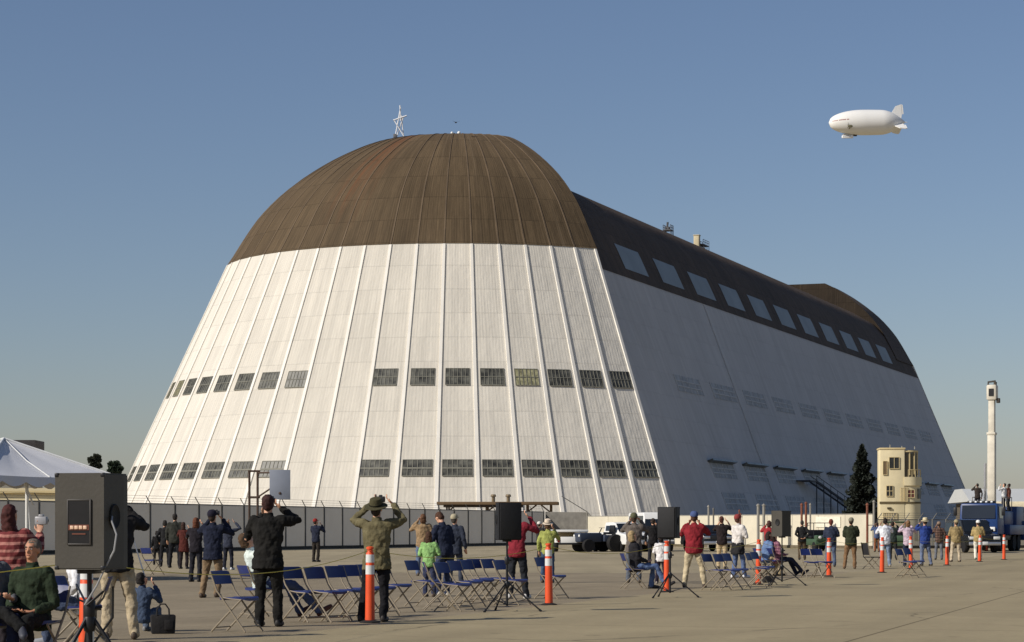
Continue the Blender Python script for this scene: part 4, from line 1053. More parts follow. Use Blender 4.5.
P['whitecap'] = person('small far figure in black with white cap behind the woman in lime vest', 540, 560, 1.66, -40, ('facelow', 'facelow'), ('stand', 'stand'), (48, 46, 48), (46, 46, 52), [('cap', (222, 216, 204)), ('hair', (70, 54, 44), 0)])
P['vest'] = person('woman in lime yellow vest and pale brimmed sun hat beside an orange delineator', 548, 583, 1.56, -8, ('down', 'facelow'), ('stand', 'stand'), (154, 160, 76), (58, 80, 110), [('brim', (216, 196, 170), .15), ('hair', (120, 88, 60), .05)], (80, 72, 60))
# --- right of the middle
P['binoc'] = person('man in grey brown jacket and olive cap raising binoculars before the white vehicles', 634, 583, 1.74, -6, ('face', 'face'), ('stand', 'stand'), (104, 94, 86), (92, 98, 108), [('cap', (92, 92, 66)), ('hair', (90, 70, 54), 0)], (84, 74, 62), build=1.12, long_top=.04)
P['blonde'] = person('seated person with blonde hair, black jacket and jeans facing right near a delineator', 636, 589, 1.70, -80, ('lap', 'lap'), ('sit', 'sitfwd'), (42, 40, 44), (86, 108, 150), [('hair', (196, 168, 122), .1)], (52, 48, 46), lean=-.08, look=(.3, .1))
P['blackstand'] = person('man dressed all in black standing in front of the white van', 653, 566, 1.74, -10, ('down', 'facelow'), ('stand', 'stand'), (34, 32, 34), (40, 40, 46), [('hair', (58, 44, 36), 0)])
P['whitekid'] = person('dark haired child in white shirt partly hidden by a delineator', 661, 584, 1.20, -10, ('front', 'front'), ('stand', 'stand'), (220, 216, 214), (44, 36, 50), [('hair', (44, 32, 28), .1)], (150, 140, 130))
P['bluecap'] = person('man in red sweater, khaki trousers and blue cap standing with legs apart', 694, 588, 1.76, -10, ('facelow', 'facelow'), ('wide', 'wide'), (146, 36, 44), (190, 172, 136), [('cap', (72, 88, 136)), ('hair', (90, 60, 44), 0)], (64, 48, 38), build=1.14)
P['blackshirt'] = person('man in black shirt and pale khaki trousers raising his arms before the screen wall', 722, 569, 1.78, -16, ('face', 'face'), ('stand', 'stand'), (44, 36, 36), (190, 166, 124), [('hair', (104, 58, 44), 0)], sleeve=False)
P['whiteshirt'] = person('man in white shirt and red cap with dark jacket tied at the waist, arms folded', 738, 578, 1.74, -50, ('cross', 'cross'), ('stand', 'step'), (214, 206, 198), (84, 102, 140), [('cap', (150, 58, 56)), ('hair', (110, 70, 56), 0)], (222, 222, 222), build=1.08)
P['redfar'] = person('far figure in red top above the two seated people', 769, 566, 1.66, -5, ('face', 'facelow'), ('stand', 'stand'), (170, 48, 52), (60, 56, 64), [('hair', (86, 48, 40), .08)])
P['denim'] = person('seated person in light blue denim shirt and khaki trousers facing right by the grey speaker', 766, 576, 1.66, -72, ('lap', 'lap'), ('sit', 'sit'), (96, 122, 166), (190, 168, 126), [('hair', (50, 36, 32), .12)], (54, 46, 40), lean=.18, look=(0, .1))
P['pink'] = person('seated woman in pinkish shirt with dark jeans stretched out to the right', 777, 576, 1.64, -64, ('lap', 'lap'), ('sitfwd', 'recline'), (142, 92, 110), (40, 44, 66), [('hair', (60, 38, 32), .14)], (38, 34, 36), lean=-.1, topm=checked('pink_check', (156, 108, 124), (116, 70, 92), .1))
P['behindback'] = person('man in black jacket with hands clasped behind his back before the screen wall', 802, 560, 1.72, -4, ('back', 'back'), ('stand', 'stand'), (40, 40, 42), (84, 68, 50), [('hair', (64, 58, 54), 0)], build=1.06)
P['navyshirt'] = person('man with reddish hair in navy shirt and blue jeans behind a delineator', 831, 567, 1.70, -6, ('front', 'front'), ('stand', 'stand'), (48, 56, 76), (82, 96, 122), [('hair', (132, 66, 50), 0)], build=1.06)
P['greenjacket'] = person('man in dark green jacket and loose brown trousers with grey cap standing alone', 851, 569, 1.72, -4, ('front', 'front'), ('wide', 'stand'), (50, 56, 40), (128, 96, 64), [('cap', (128, 124, 104)), ('hair', (66, 52, 40), 0)], (84, 64, 44), build=1.14)
P['browntrs'] = person('far man in blue shirt and rust brown trousers behind the man in white T-shirt', 877, 552, 1.74, 5, ('face', 'face'), ('stand', 'stand'), (74, 92, 132), (140, 84, 52), [('hair', (70, 50, 40), 0)])
P['whitetee'] = person('dark haired man in white T-shirt and pale jeans by a delineator before the tower', 885, 567, 1.74, 4, ('facelow', 'facelow'), ('stand', 'stand'), (222, 224, 232), (120, 138, 164), [('hair', (40, 30, 26), .02)], (150, 140, 124), sleeve=False, build=1.06)
P['darkgreen'] = person('figure in dark bottle green jacket half hidden right of the white T-shirt', 893, 560, 1.68, -10, ('face', 'face'), ('stand', 'stand'), (46, 56, 52), (44, 46, 46), [('hair', (54, 42, 36), 0)])
P['lavender'] = person('woman in pale lavender shirt with raised arms and dark jeans', 908, 567, 1.66, 8, ('face', 'face'), ('stand', 'stand'), (196, 172, 186), (42, 46, 62), [('hair', (150, 112, 76), .08)], (60, 52, 46))
P['bluejacket'] = person('man in bright blue jacket, straw hat and jeans among the people at the right', 925, 566, 1.72, 10, ('face', 'facelow'), ('stand', 'wide'), (44, 66, 140), (98, 112, 140), [('brim', (206, 190, 150), .15), ('hair', (90, 70, 54), 0)], (60, 54, 46), build=1.08)
P['plaidjacket'] = person('man in brown checked jacket and grey jeans set back beside the bright blue jacket', 939, 560, 1.66, -5, ('facelow', 'down'), ('stand', 'stand'), (92, 70, 60), (104, 108, 116), [('cap', (140, 116, 96)), ('hair', (80, 62, 52), 0)], topm=checked('brown_check', (104, 80, 68), (70, 52, 46), .12))
P['khakijacket'] = person('man in khaki jacket and beige trousers left of the black vehicle', 956, 562, 1.72, 6, ('front', 'front'), ('wide', 'stand'), (150, 128, 84), (186, 168, 138), [('cap', (160, 142, 104)), ('hair', (96, 78, 60), 0)], (60, 50, 44), build=1.16)
P['tanjacket'] = person('man in yellowish tan jacket, white cap and white trousers before the crane truck', 978, 560, 1.72, -6, ('front', 'front'), ('stepback', 'stand'), (170, 146, 92), (216, 208, 190), [('cap', (226, 224, 216)), ('hair', (96, 78, 60), 0)], (70, 96, 80), build=1.1)
hand_camera(P['maroon'], 'small silver camera held up by the woman in maroon at the far left', off=(.11, .46, 1.50), metal=True)
hand_camera(P['guard'], 'black camera at the face of the man in black jacket')
hand_camera(P['ranger'], 'camera lifted above the olive hat brim', off=(.02, .26, 1.70))
hand_camera(P['navycap'], 'camera held by the man in navy hooded jacket')
hand_camera(P['binoc'], 'binoculars at the eyes of the man in grey brown jacket', 'binoculars')
hand_camera(P['lavender'], 'camera raised by the woman in lavender', metal=True)
# jacket tied round the waist
root, HM, _ = P['whiteshirt']
mb = MB(); mb.loft([[V((rx) * math.cos(2 * math.pi * k / 18), ry * math.sin(2 * math.pi * k / 18) - .01, z) for k in range(18)] for z, rx, ry in ((.66, .20, .19), (.8, .21, .18), (.93, .20, .15), (1.0, .185, .135))])
organic(mb, 'tied_jacket', cloth((44, 42, 44)), root, .02, .06)
# pale stripes knitted into the maroon sweater: a band mesh each
# ------------------------------------------------------------------ folding chairs
M_BLUE = mat('blue_chair_vinyl', (36, 49, 104), .45, .12, 6)
M_TUBE = mat('chair_tube_tan_grey', (138, 126, 106), .5, .1, 8)
def make_chair():
    o = empty('folding_chair', (0, 0, 0), 0)
    def pan(name, yz, w, th):
        mb = MB(); rings = []
        for y, z, ww in yz:
            rings.append([(x * ww, y + .025 * (1 - (x / .5) ** 2) * (-1 if name == 'backrest' else 0), z - (.012 * (1 - (x / .5) ** 2) if name == 'seat' else 0)) for x in (-.5, -.35, -.15, .15, .35, .5)])
        n = 6; vs = []; fs = []
        nr = V(0, 0, 1) if name == 'seat' else V(0, -1, .3).normalized()
        for sgn in (.5, -.5):
            for r in rings: vs += [V(*p) + nr * th * sgn for p in r]
        m = len(rings) * n
        for i in range(len(rings) - 1):
            for j in range(n - 1):
                a = i * n + j; fs += [(a, a + 1, a + n + 1, a + n), (a + m, a + n + m, a + n + 1 + m, a + 1 + m)]
        for i in range(len(rings) - 1):
            for j in (0, n - 1): a = i * n + j; fs.append((a, a + n, a + n + m, a + m))
        for j in range(n - 1):
            for i in (0, len(rings) - 1): a = i * n + j; fs.append((a, a + 1, a + 1 + m, a + m))
        mb.add(vs, fs); return mb.build(name, M_BLUE, o, 50)
    w = .42
    pan('backrest', [(-.236, .632, .42), (-.243, .645, .45), (-.265, .71, .455), (-.295, .785, .45), (-.301, .80, .40)], .455, .016)
    pan('seat', [(-.185, .445, .36), (-.17, .447, .39), (0, .45, .40), (.17, .452, .39), (.195, .44, .35)], .40, .03)
    for sx in (-1, 1):
        x = sx * .225
        MB().tube([(x, -.30, .79), (x, -.205, .55), (x, .225, .012)], .0125, 7).build('front_leg', M_TUBE, o)
        x = sx * .20
        MB().tube([(x, .14, .425), (x, -.10, .205), (x, -.30, .012)], .0125, 7).build('rear_leg', M_TUBE, o)
        MB().tube([(sx * .215, -.13, .46), (sx * .215, .0, .44), (sx * .2, .15, .43)], .009, 6).build('seat_rail', M_TUBE, o)
    MB().tube([(-.225, .17, .082), (.225, .17, .082)], .009, 6).build('stretcher', M_TUBE, o)
    MB().tube([(-.20, -.25, .066), (.20, -.25, .066)], .009, 6).build('stretcher', M_TUBE, o)
    return o
chair0 = make_chair(); first = [True]
FACE = -118                                   # the rows face right and a little toward the camera
def chair(label, x, top=None, foot=None, yaw=FACE, loc=None):
    o = chair0 if first[0] else copy_tree(chair0); first[0] = False
    if loc is None:
        s = (top - YH) / (HC - .80) if top else sc_at(foot); p = Vector(((x - 512) / s, FPX / s, 0))
        off = Matrix.Rotation(R(yaw), 3, 'Z') @ Vector((0, -.28, 0)); p = p - off if top else p
    else: p = loc
    rj = random.Random(label); jit = 0 if loc is not None else 1
    o.location = p + V(rj.uniform(-.03, .03), rj.uniform(-.1, .1), 0) * jit; o.rotation_euler = (0, 0, R(yaw + jit * rj.uniform(-9, 9)))
    tag(o, label, 'chair', 'blue folding chairs facing right')
def under(key, label, dy=-.0):
    r = P[key]; root = r[0]; p = root.location + Matrix.Rotation(root.rotation_euler.z, 3, 'Z') @ Vector((0, -.02, 0)); chair(label, 0, loc=p, yaw=math.degrees(root.rotation_euler.z))
chair('lone blue folding chair, first on the left with open asphalt around it', 222, 571)
chair('blue folding chair just right of the legs of the man in black jacket', 288, 567)
chair('blue folding chair third from the left in the near row', 314, 567)
chair('blue folding chair fourth from the left, close to the olive hatted man', 335.5, 566)
chair('blue folding chair overlapping the left leg of the olive hatted man', 348, 565)
chair('blue folding chair mostly hidden behind the olive hatted man', 362, 564.5)
chair('blue folding chair whose seat shows just right of the olive hatted man', 382, 563)
chair('blue folding chair left of the girl in lime green, in the middle row', 411, 560.5)
chair('blue folding chair under the hands of the girl in lime green', 424, 562, yaw=FACE + 25)
chair('blue folding chair in front of the bowed man in navy', 443, 562.5)
chair('blue folding chair second of the tight middle row', 455, 561)
chair('blue folding chair third of the tight middle row', 465, 560)
chair('blue folding chair fourth of the tight middle row', 475, 559)
chair('blue folding chair at the right end of the tight middle row', 486, 559)
chair('blue folding chair seen behind the legs of the second speaker stand', 501, 560)
chair('blue folding chair below the woman in lime vest', 541, 557.5)
for k, (x, t, l) in enumerate(((706, 554, 'blue folding chair just right of the khaki legs of the man in blue cap'), (716, 554, 'blue folding chair below the man in black shirt'), (725, 553.5, 'blue folding chair left of the tied dark jacket'), (748, 553, 'blue folding chair right of the man in white shirt'), (755, 552, 'blue folding chair behind the fourth delineator stripe'))):
    chair(l, x, t)
chair('blue folding chair broad side on, between man in black jacket and navy shirt', 808, 549, yaw=-160)
chair('blue folding chair beside the navy shirted man and his delineator', 818, 549, yaw=-150)
chair('blue folding chair right of the white T-shirt man', 897, 549)
chair('blue folding chair at the feet of the woman in lavender', 905, 548.5)
chair('blue folding chair in shade below the far left dark group', 148, 548, yaw=-30)
chair('blue folding chair between the older man and the big loudspeaker', 58, 576, yaw=-100)
for k, l in (('older', 'blue folding chair under the older man in dark green jacket'), ('edge', 'blue folding chair at the left edge under the figure in grey'), ('plaid', 'blue folding chair under the figure in white behind the big loudspeaker'),
             ('recliner', 'blue folding chair under the person in pale mint sweater'), ('blonde', 'blue folding chair under the blonde seated person'), ('denim', 'blue folding chair under the seated person in denim shirt'), ('pink', 'blue folding chair under the seated woman in pinkish shirt')):
    under(k, l)
# low black camp chair
p = gp(872, 569); o = empty('camp_chair', p, R(-70), 'small black camp chair left of the white T-shirt man', 'chair')
bk = mat('black_canvas', (36, 36, 40), .9, .1)
MB().box((0, 0, .40), (.46, .42, .03), bev=.01).build('seat', bk, o); MB().box((0, -.25, .68), (.46, .03, .42), (R(12), 0, 0), bev=.01).build('backrest', bk, o)
for sx in (-1, 1): MB().tube([(sx * .23, .22, .0), (sx * .23, -.2, .42), (sx * .23, -.29, .9)], .014, 6).build('leg', M_TUBE, o); MB().tube([(sx * .21, -.24, 0), (sx * .21, .2, .41)], .014, 6).build('leg', M_TUBE, o)

# ------------------------------------------------------------------ loudspeakers on tripods
M_SPK = mat('speaker_charcoal_paint', (68, 64, 56), .6, .08, 5, bump=.06, bscale=40)
M_SPKD = mat('speaker_grille_black', (24, 24, 25), .7, .15, 12, bump=.3, bscale=90)
M_BLK = mat('stand_black', (28, 28, 30), .45, .1, 8)
def stand(x, y, label, top=1.17, yaw=0, hub=.42, spread=.55, gold=False):
    o = empty('speaker_stand', gp(x, y), R(yaw), label, 'speaker stand', 'tripod speaker stands')
    MB().tube([(0, 0, .10), (0, 0, .85)], .021, 10).build('lower_pole', M_BLK, o)
    MB().tube([(0, 0, .80), (0, 0, top + .05)], .016, 10).build('upper_pole', M_BLK, o)
    MB().lathe([(.035, .78), (.04, .80), (.04, .88), (.03, .90)], 12).build('collar', M_BLK, o)
    MB().lathe([(.034, hub - .03), (.042, hub), (.042, hub + .05), (.03, hub + .08)], 12).build('hub', M_BLK, o)
    MB().tube([(.03, 0, .84), (.075, 0, .84)], [.012, .016], 8).build('knob', M_BLK, o)
    for k in range(3):
        a = R(90 + 120 * k); d = V(math.cos(a), math.sin(a), 0)
        l = MB().tube([d * .03 + V(0, 0, hub + .05), d * spread + V(0, 0, .03)], .013, 7).build('leg', M_BLK, o)
        MB().tube([d * (spread - .02) + V(0, 0, .045), d * (spread + .02) + V(0, 0, .012)], [.018, .020], 8).build('rubber_foot', M_BLK, l)
        MB().tube([d * .025 + V(0, 0, .13), d * spread * .55 + V(0, 0, hub * .5)], .009, 6).build('brace', M_BLK, o)
    return o
def speaker(loc, yaw, label, port=True, lit=M_SPK, cable=False, sc=1.0, bwid=.27):
    """trapezoid cabinet; its wide grille faces +y, the narrow back faces -y"""
    o = empty('loudspeaker', loc, R(yaw), label, 'loudspeaker', 'loudspeakers on tripods', sc)
    h = .60; fw, dp = .38, .31
    pl = [(-bwid / 2, -dp / 2), (bwid / 2, -dp / 2), (fw / 2, dp / 2 - .06), (fw / 2, dp / 2), (-fw / 2, dp / 2), (-fw / 2, dp / 2 - .06)]
    b = MB(); b.prism(pl, .01, h - .01, 'z'); b.prism([(u * .97, v * .97) for u, v in pl], 0, h, 'z'); b.build('cabinet', lit, o, 0)
    g_ = MB().box((0, dp / 2 + .008, h / 2), (fw - .03, .022, h - .03), bev=.006).build('grille', M_SPKD, o)
    # recess handles on both slanted sides
    for sx in (-1, 1):
        ang = math.atan2((fw - bwid) / 2, dp - .06) * sx; c = V(sx * ((fw + bwid) / 4 + .002), -.03, .33)
        n = V(sx * math.cos(abs(ang)), -math.sin(abs(ang)), 0); M_ = Matrix.Translation(c) @ n.to_track_quat('Z', 'Y').to_matrix().to_4x4()
        q = MB(M_); q.lathe([(.05, .0), (.062, .006), (.056, .012), (.045, .004), (.02, .002)], 16, sx=1, sy=1.3); q.build('handle_cup', M_SPKD, o)
    if port:
        f = MB()
        for x, z, w, hh in ((0, .432, .150, .010), (0, .158, .150, .010), (-.075, .295, .010, .284), (.075, .295, .010, .284)): f.box((x * 1.0, -dp / 2 - .004, z), (w, .012, hh), bev=.002)
        fr = f.build('input_plate_frame', mat('plate_frame_grey', (62, 58, 54), .5), o)
        MB().box((0, -dp / 2 - .003, .295), (.142, .008, .27)).build('input_plate', mat('input_plate_black', (16, 14, 14), .4, .3, 30), fr)
        k = MB()
        for i in range(4): k.box((-.044 + .029 * i, -dp / 2 - .012, .262), (.024, .012, .022), bev=.003)
        k.build('pale_reflection_strip', mat('reflection_pale', (226, 190, 160), .4), fr)  # orange reflection on the plate, put into colour as pale and red strips
        k = MB(); k.box((0, -dp / 2 - .0095, .262), (.135, .006, .034)); k.box((0, -dp / 2 - .0085, .222), (.09, .005, .008)); k.build('red_reflection_strip', mat('reflection_red', (112, 62, 44), .5), fr)
    for u_, v_ in (pl[0], pl[1]):
        for z_ in (.012, h - .012): MB().box((u_ * .94, v_ * .945, z_), (.026, .026, .026), bev=.005).build('corner_guard', M_BLK, o)
    MB().box((0, 0, -.012), (.12, .12, .03), bev=.006).build('pole_socket', M_BLK, o)
    if cable:
        m = mat('cable_grey', (150, 150, 150), .5)
        MB().tube([(.185, -.08, .33), (.20, -.12, .30), (.235, -.13, .22), (.22, -.13, .12), (.16, -.12, .02), (.10, -.12, -.10), (.02, -.12, -.22)], .006, 6).build('signal_cable', m, o)
    return o
# nearest, seen from its back: left side lit, right side in shade
s0 = 155.0; c0 = Vector(((89.5 - 512) / s0, FPX / s0, 0))
st = stand(0, 0, 'black tripod stand under the big loudspeaker at lower left', 1.06, 20, .72, .55); st.location = c0
speaker((c0.x, c0.y, 1.09), -13, 'big charcoal loudspeaker with a square input plate, nearest the camera', cable=True, sc=1.03, bwid=.325)
for x, y, l1, l2, yw, lit in ((507, 612, 'black tripod stand in front of the red sweater man', 'black loudspeaker hiding the head of the man in red sweater', -160, M_SPKD), (670, 598, 'black tripod stand beside the man in blue cap', 'black loudspeaker between the white van and the man in blue cap', 150, M_SPKD), (782, 586, 'black tripod stand at the stretched feet of the seated woman', 'grey and black two toned loudspeaker before the pale screen wall', 35, M_SPK)):
    s = stand(x, y, l1, yaw=20); z = 1.17
    speaker((s.location.x, s.location.y, z), yw, l2, port=False, lit=lit, sc=1.02)
# trailing cable and white post beside the big speaker
s1 = 150.0; pb = Vector(((90 - 512) / s1, FPX / s1, 0))
o = empty('white_post', pb, 0, 'short white pipe post with a black cap under the big loudspeaker', 'post')
MB().tube([(0, 0, 0), (0, 0, .76)], .028, 12).build('pipe', mat('white_pvc_pipe', (216, 214, 206), .5, .05), o)
MB().lathe([(.04, .74), (.046, .76), (.046, .835), (.03, .85)], 14).build('cap', M_BLK, o)
MB().lathe([(.13, 0), (.13, .03), (.04, .05)], 16).build('base', M_BLK, o)
cb = MB(); cb.tube([Vector((c0.x + .10, c0.y - .05, .95)), Vector((c0.x + .0, c0.y - .08, .86)), Vector((pb.x - .09, pb.y, .98)), Vector((pb.x - .08, pb.y, .88)), Vector((pb.x, pb.y, .85))], .008, 6)
cb.tube([Vector((c0.x + .16, c0.y - .05, .98)), Vector((c0.x + .15, c0.y, .78)), Vector((c0.x + .02, c0.y, .60)), Vector((c0.x + .0, c0.y, .12)), Vector((c0.x - .2, c0.y - .2, .015))], .008, 6)
tag(cb.build('speaker_cable', M_BLK), 'black cables looping down below the big loudspeaker', 'cable')

# ------------------------------------------------------------------ delineators and rope
M_OR = mat('orange_plastic', (226, 84, 40), .5, .08, 3); M_REF = mat('white_reflective_band', (214, 214, 210), .35, .05, 8); M_RUB = mat('black_rubber_base', (32, 31, 30), .85, .1, 6)
def make_cone():
    o = empty('delineator_post', (0, 0, 0))
    MB().lathe([(.072, .03), (.070, .10), (.064, .60), (.058, 1.0), (.050, 1.01), (.040, 1.03), (.040, 1.06), (.054, 1.065), (.054, 1.09), (.03, 1.10)], 16).build('tube', M_OR, o)
    MB().lathe([(.0655, .70), (.0635, .83)], 16).build('reflective_band', M_REF, o); MB().lathe([(.0635, .87), (.0615, .985)], 16).build('reflective_band', M_REF, o)
    MB().lathe([(.15, 0), (.15, .02), (.13, .03), (.07, .045)], 8).build('base', M_RUB, o); return o
cone0 = make_cone()
cones = [(85, 671), (370, 623), (549, 605.4), (667, 592.5), (758, 585), (829, 577), (882, 573), (911, 569), (947, 565.6), (979.6, 562), (1004, 560), (987, 551)]
clab = ['orange delineator below the big loudspeaker, nearest of the line', 'orange delineator in front of the olive hatted man', 'orange delineator standing before the woman in lime vest', 'orange delineator between blonde seated person and third speaker stand',
        'orange delineator left of the seated person in denim shirt', 'orange delineator before the navy shirted man', 'orange delineator before the man in white T-shirt', 'orange delineator before the woman in lavender shirt',
        'orange delineator between plaid and khaki jackets', 'orange delineator at the heels of the man in white trousers', 'orange delineator standing clear below the blue crane truck', 'far orange delineator near the crane truck, set behind the line']
for i, ((x, y), l) in enumerate(zip(cones, clab)):
    o = cone0 if i == 0 else copy_tree(cone0); o.location = gp(x, y); o.rotation_euler = (R((-1.2, .5, -.4, .8, -1, .3, 1.2, -.6, 1.5, .6, -.8, .4)[i]), R((.8, -.6, .4, .2, -.7, 1, .9, -.4, 2.2, -1, .5, 1)[i]), i)
    tag(o, l, 'delineator', 'orange delineators roping off the crowd')
M_ROPE = mat('yellow_rope', (206, 190, 84), .8, .1, 20)
rp = MB(); hts = [gp(x, y) + V(0, 0, 1.045) for x, y in cones[:11]]
hts = [hts[0] + V(-4.2, -6.2, -.10)] + hts
for a, b_ in zip(hts, hts[1:]):
    L_ = (b_ - a).length; sag = .02 * L_; rp.tube([a.lerp(b_, k / 14) + V(0, 0, -sag * 4 * (k / 14) * (1 - k / 14)) for k in range(15)], .005, 5)
tag(rp.build('rope', M_ROPE), 'thin yellow rope strung along the orange delineators', 'rope')

# tote bag, small bags
o = empty('tote_bag', gp(163, 634), R(12), 'black tote bag with two loop handles on the asphalt', 'bag')
mk = mat('black_tote_cloth', (30, 28, 28), .85, .2, 9, bump=.3)
MB().box((0, 0, .125), (.30, .15, .25), bev=.025, taper=(1.08, .75)).build('bag_body', mk, o)
for sy in (-1, 1): MB().tube([(-.08, sy * .05, .24), (-.075, sy * .05, .32), (-.03, sy * .05, .385), (.03, sy * .05, .385), (.075, sy * .05, .32), (.08, sy * .05, .24)], .008, 6).build('handle', mk, o)
MB().box((.07, -.082, .12), (.11, .02, .13), bev=.008).build('front_pocket', mk, o)
o = empty('shoulder_bag', gp(768, 583), R(20), 'small black bag on the ground below the seated person in denim', 'bag')
MB().box((0, 0, .09), (.30, .18, .18), bev=.04, taper=(.85, .8)).build('bag_body', mk, o); MB().tube([(-.12, 0, .16), (-.05, 0, .24), (.05, 0, .24), (.12, 0, .16)], .012, 6).build('strap', mk, o)

# steel frame with a plain grey board
b0 = at(248, YH, 134); b0.z = 0
o = empty('board_frame', b0, 0, 'brown steel frame holding a plain blue grey board above the fence', 'frame')
fm = mat('brown_steel_frame', (70, 52, 40), .7, .15, 3)
for x in (.08, .56): MB().tube([(x, 0, 0), (x, 0, 4.75)], .07, 8).build('post', fm, o)
for z in (4.72, 3.2): MB().tube([(.0, 0, z), (.7, 0, z)], .06, 8).build('crossbar', fm, o)
MB().tube([(.56, 0, 4.62), (1.45, -.55, 4.62)], .05, 8).build('arm', fm, o); MB().tube([(.56, 0, 3.2), (1.45, -.55, 3.75)], .05, 8).build('arm', fm, o)
MB().box((1.92, -.6, 3.92), (1.20, .07, 1.72), bev=.015).build('board', mat('blue_grey_board', (128, 134, 146), .6, .05, 2), o)
MB().ball((1.92, -.65, 3.42), (.08, .04, .08)).build('bolt', fm, o)
# ------------------------------------------------------------------ vehicles
M_TYRE = mat('tyre_rubber', (26, 25, 25), .85, .15, 6); M_RIM = mat('wheel_rim', (130, 130, 132), .4, .1, 4, metal=.5)
M_CHROME = mat('bumper_chrome', (190, 190, 192), .25, .05, 4, metal=.7); M_WSH = mat('vehicle_glass', (30, 34, 38), .08, .2, 1, spec=.8)
M_LAMP = mat('headlamp_lens', (226, 226, 220), .2, .05); M_PLATE = mat('licence_plate_white', (226, 226, 222), .5, .04)
def wheel(o, x, y, r, w=.24):
    t = MB(Matrix.Translation((x, y, r)) @ Matrix.Rotation(R(90), 4, 'Y')); t.lathe([(r * .6, -w / 2), (r * .93, -w / 2), (r, -w * .36), (r, w * .36), (r * .93, w / 2), (r * .6, w / 2)], 22)
    wo = t.build('wheel', M_TYRE, o, 40)
    t = MB(Matrix.Translation((x, y, r)) @ Matrix.Rotation(R(90), 4, 'Y')); t.lathe([(r * .15, -w / 2 + .02), (r * .62, -w / 2 + .03), (r * .62, w / 2 - .03), (r * .15, w / 2 - .02)], 16); t.build('rim', M_RIM, wo, 40)
def vehicle(loc, yaw, label, cat, paint, kind, w=1.9, L_=4.8, h=1.85, name='parked_car', group=None, lamps=M_LAMP):
    """front at -y; body is a chamfered side profile extruded across"""
    o = empty(name, loc, R(yaw), label, cat, group); a = L_ / 2; wr = .36
    if kind == 'suv': low = [(-a, .40), (-a - .03, .70), (-a + .05, 1.0), (-a + 1.15, 1.12), (a - .05, 1.12), (a, .9), (a, .40)]; cab = [(-a + 1.05, 1.10), (-a + 1.75, h - .04), (-a + 2.0, h), (a - .35, h), (a - .12, h - .12), (a - .04, 1.10)]
    if kind == 'pickup': low = [(-a, .42), (-a - .02, .75), (-a + .04, 1.02), (-a + 1.2, 1.14), (a, 1.14), (a, .45)]; cab = [(-a + 1.1, 1.12), (-a + 1.75, h - .04), (-a + 2.0, h), (-a + 3.0, h), (-a + 3.15, 1.12)]
    if kind == 'van': low = [(-a, .42), (-a - .02, .8), (-a, 1.2), (a, 1.2), (a, .42)]; cab = [(-a, 1.19), (-a + .28, 2.0), (-a + .5, h), (a - .05, h), (a, h - .1), (a, 1.19)]
    bd = MB(); bd.prism([(y, z) for y, z in low], -w / 2, w / 2, 'x'); body = bd.build('body', paint, o, 30)
    body.modifiers.new('round', 'BEVEL').width = .06; body.modifiers[-1].segments = 2
    cb = MB(); cw = w / 2 - .08; cb.prism(cab, -cw, cw, 'x')
    zt = h - .02
    for i, v in enumerate(cb.v):
        if v.z > 1.3: v.x *= 1 - .10 * (v.z - 1.2) / (h - 1.2)
    c = cb.build('cabin', paint, o, 30); c.modifiers.new('round', 'BEVEL').width = .05; c.modifiers[-1].segments = 2
    # glass: windscreen, rear, side panes set slightly proud
    p0, p1 = cab[0], cab[1]; f = lambda t: (p0[0] + (p1[0] - p0[0]) * t, p0[1] + (p1[1] - p0[1]) * t)
    g_ = MB(); (ya, za), (yb, zb) = f(.12), f(.93); sh = lambda z: (1 - .10 * max(0, (z - 1.2)) / (h - 1.2))
    g_.add([(-cw * .93 * sh(za), ya - .015, za + .01), (cw * .93 * sh(za), ya - .015, za + .01), (cw * .90 * sh(zb), yb - .015, zb + .01), (-cw * .90 * sh(zb), yb - .015, zb + .01)], [(0, 1, 2, 3)]); g_.build('windscreen', M_WSH, o, 0)
    for sx in (-1, 1):
        yend = cab[-1][0] - .25; n = 2 if kind != 'pickup' else 1; ys = cab[1][0] + .15
        for k in range(n):
            y0 = ys + (yend - ys) * k / n + .05; y1 = ys + (yend - ys) * (k + 1) / n - .05
            g_ = MB(); z0, z1 = 1.24, h - .2; X = lambda z: sx * (cw * sh(z) + .012)
            g_.add([(X(z0), y0 - (.25 if k == 0 else 0), z0), (X(z0), y1, z0), (X(z1), y1, z1), (X(z1), y0, z1)], [(0, 1, 2, 3)]); g_.build('side_window', M_WSH, o, 0)
        MB().box((sx * (w / 2 + .1), ys - .1, 1.25), (.2, .1, .18), bev=.03).build('mirror', M_BLK, o)
        MB().box((sx * w * .37, -a - .03, .84), (w * .2, .07, .17), bev=.02).build('headlight', lamps, o)
        MB().box((sx * w * .44, a + .01, .85), (.14, .05, .3), bev=.02).build('tail_light', mat('tail_light_red', (120, 20, 18), .3), o)
    MB().box((0, -a - .035, .84), (w * .48, .05, .24), bev=.02).build('grille', mat('grille_dark', (38, 38, 40), .4, .2, 40), o)
    MB().box((0, -a - .05, .52), (w * .98, .14, .2), bev=.04).build('front_bumper', M_CHROME if paint is not M_WHT else mat('bumper_grey', (90, 90, 92)), o)
    MB().box((0, a + .04, .55), (w * .98, .12, .2), bev=.04).build('rear_bumper', M_CHROME, o)
    MB().box((0, -a - .128, .55), (.32, .02, .17), bev=.004).build('licence_plate', M_PLATE, o)
    for sx in (-1, 1):
        for y in (-a + .85, a - .95): wheel(o, sx * (w / 2 - .10), y, wr)
    return o
M_BLKP = mat('black_car_paint', (24, 25, 28), .25, .05, 1, spec=.6); M_WHT = mat('white_vehicle_paint', (226, 225, 220), .4, .04, .6); M_BLUP = mat('blue_truck_paint', (30, 60, 112), .4, .12, .8); M_DKB = mat('dark_blue_paint', (50, 58, 74), .5, .1, 1)
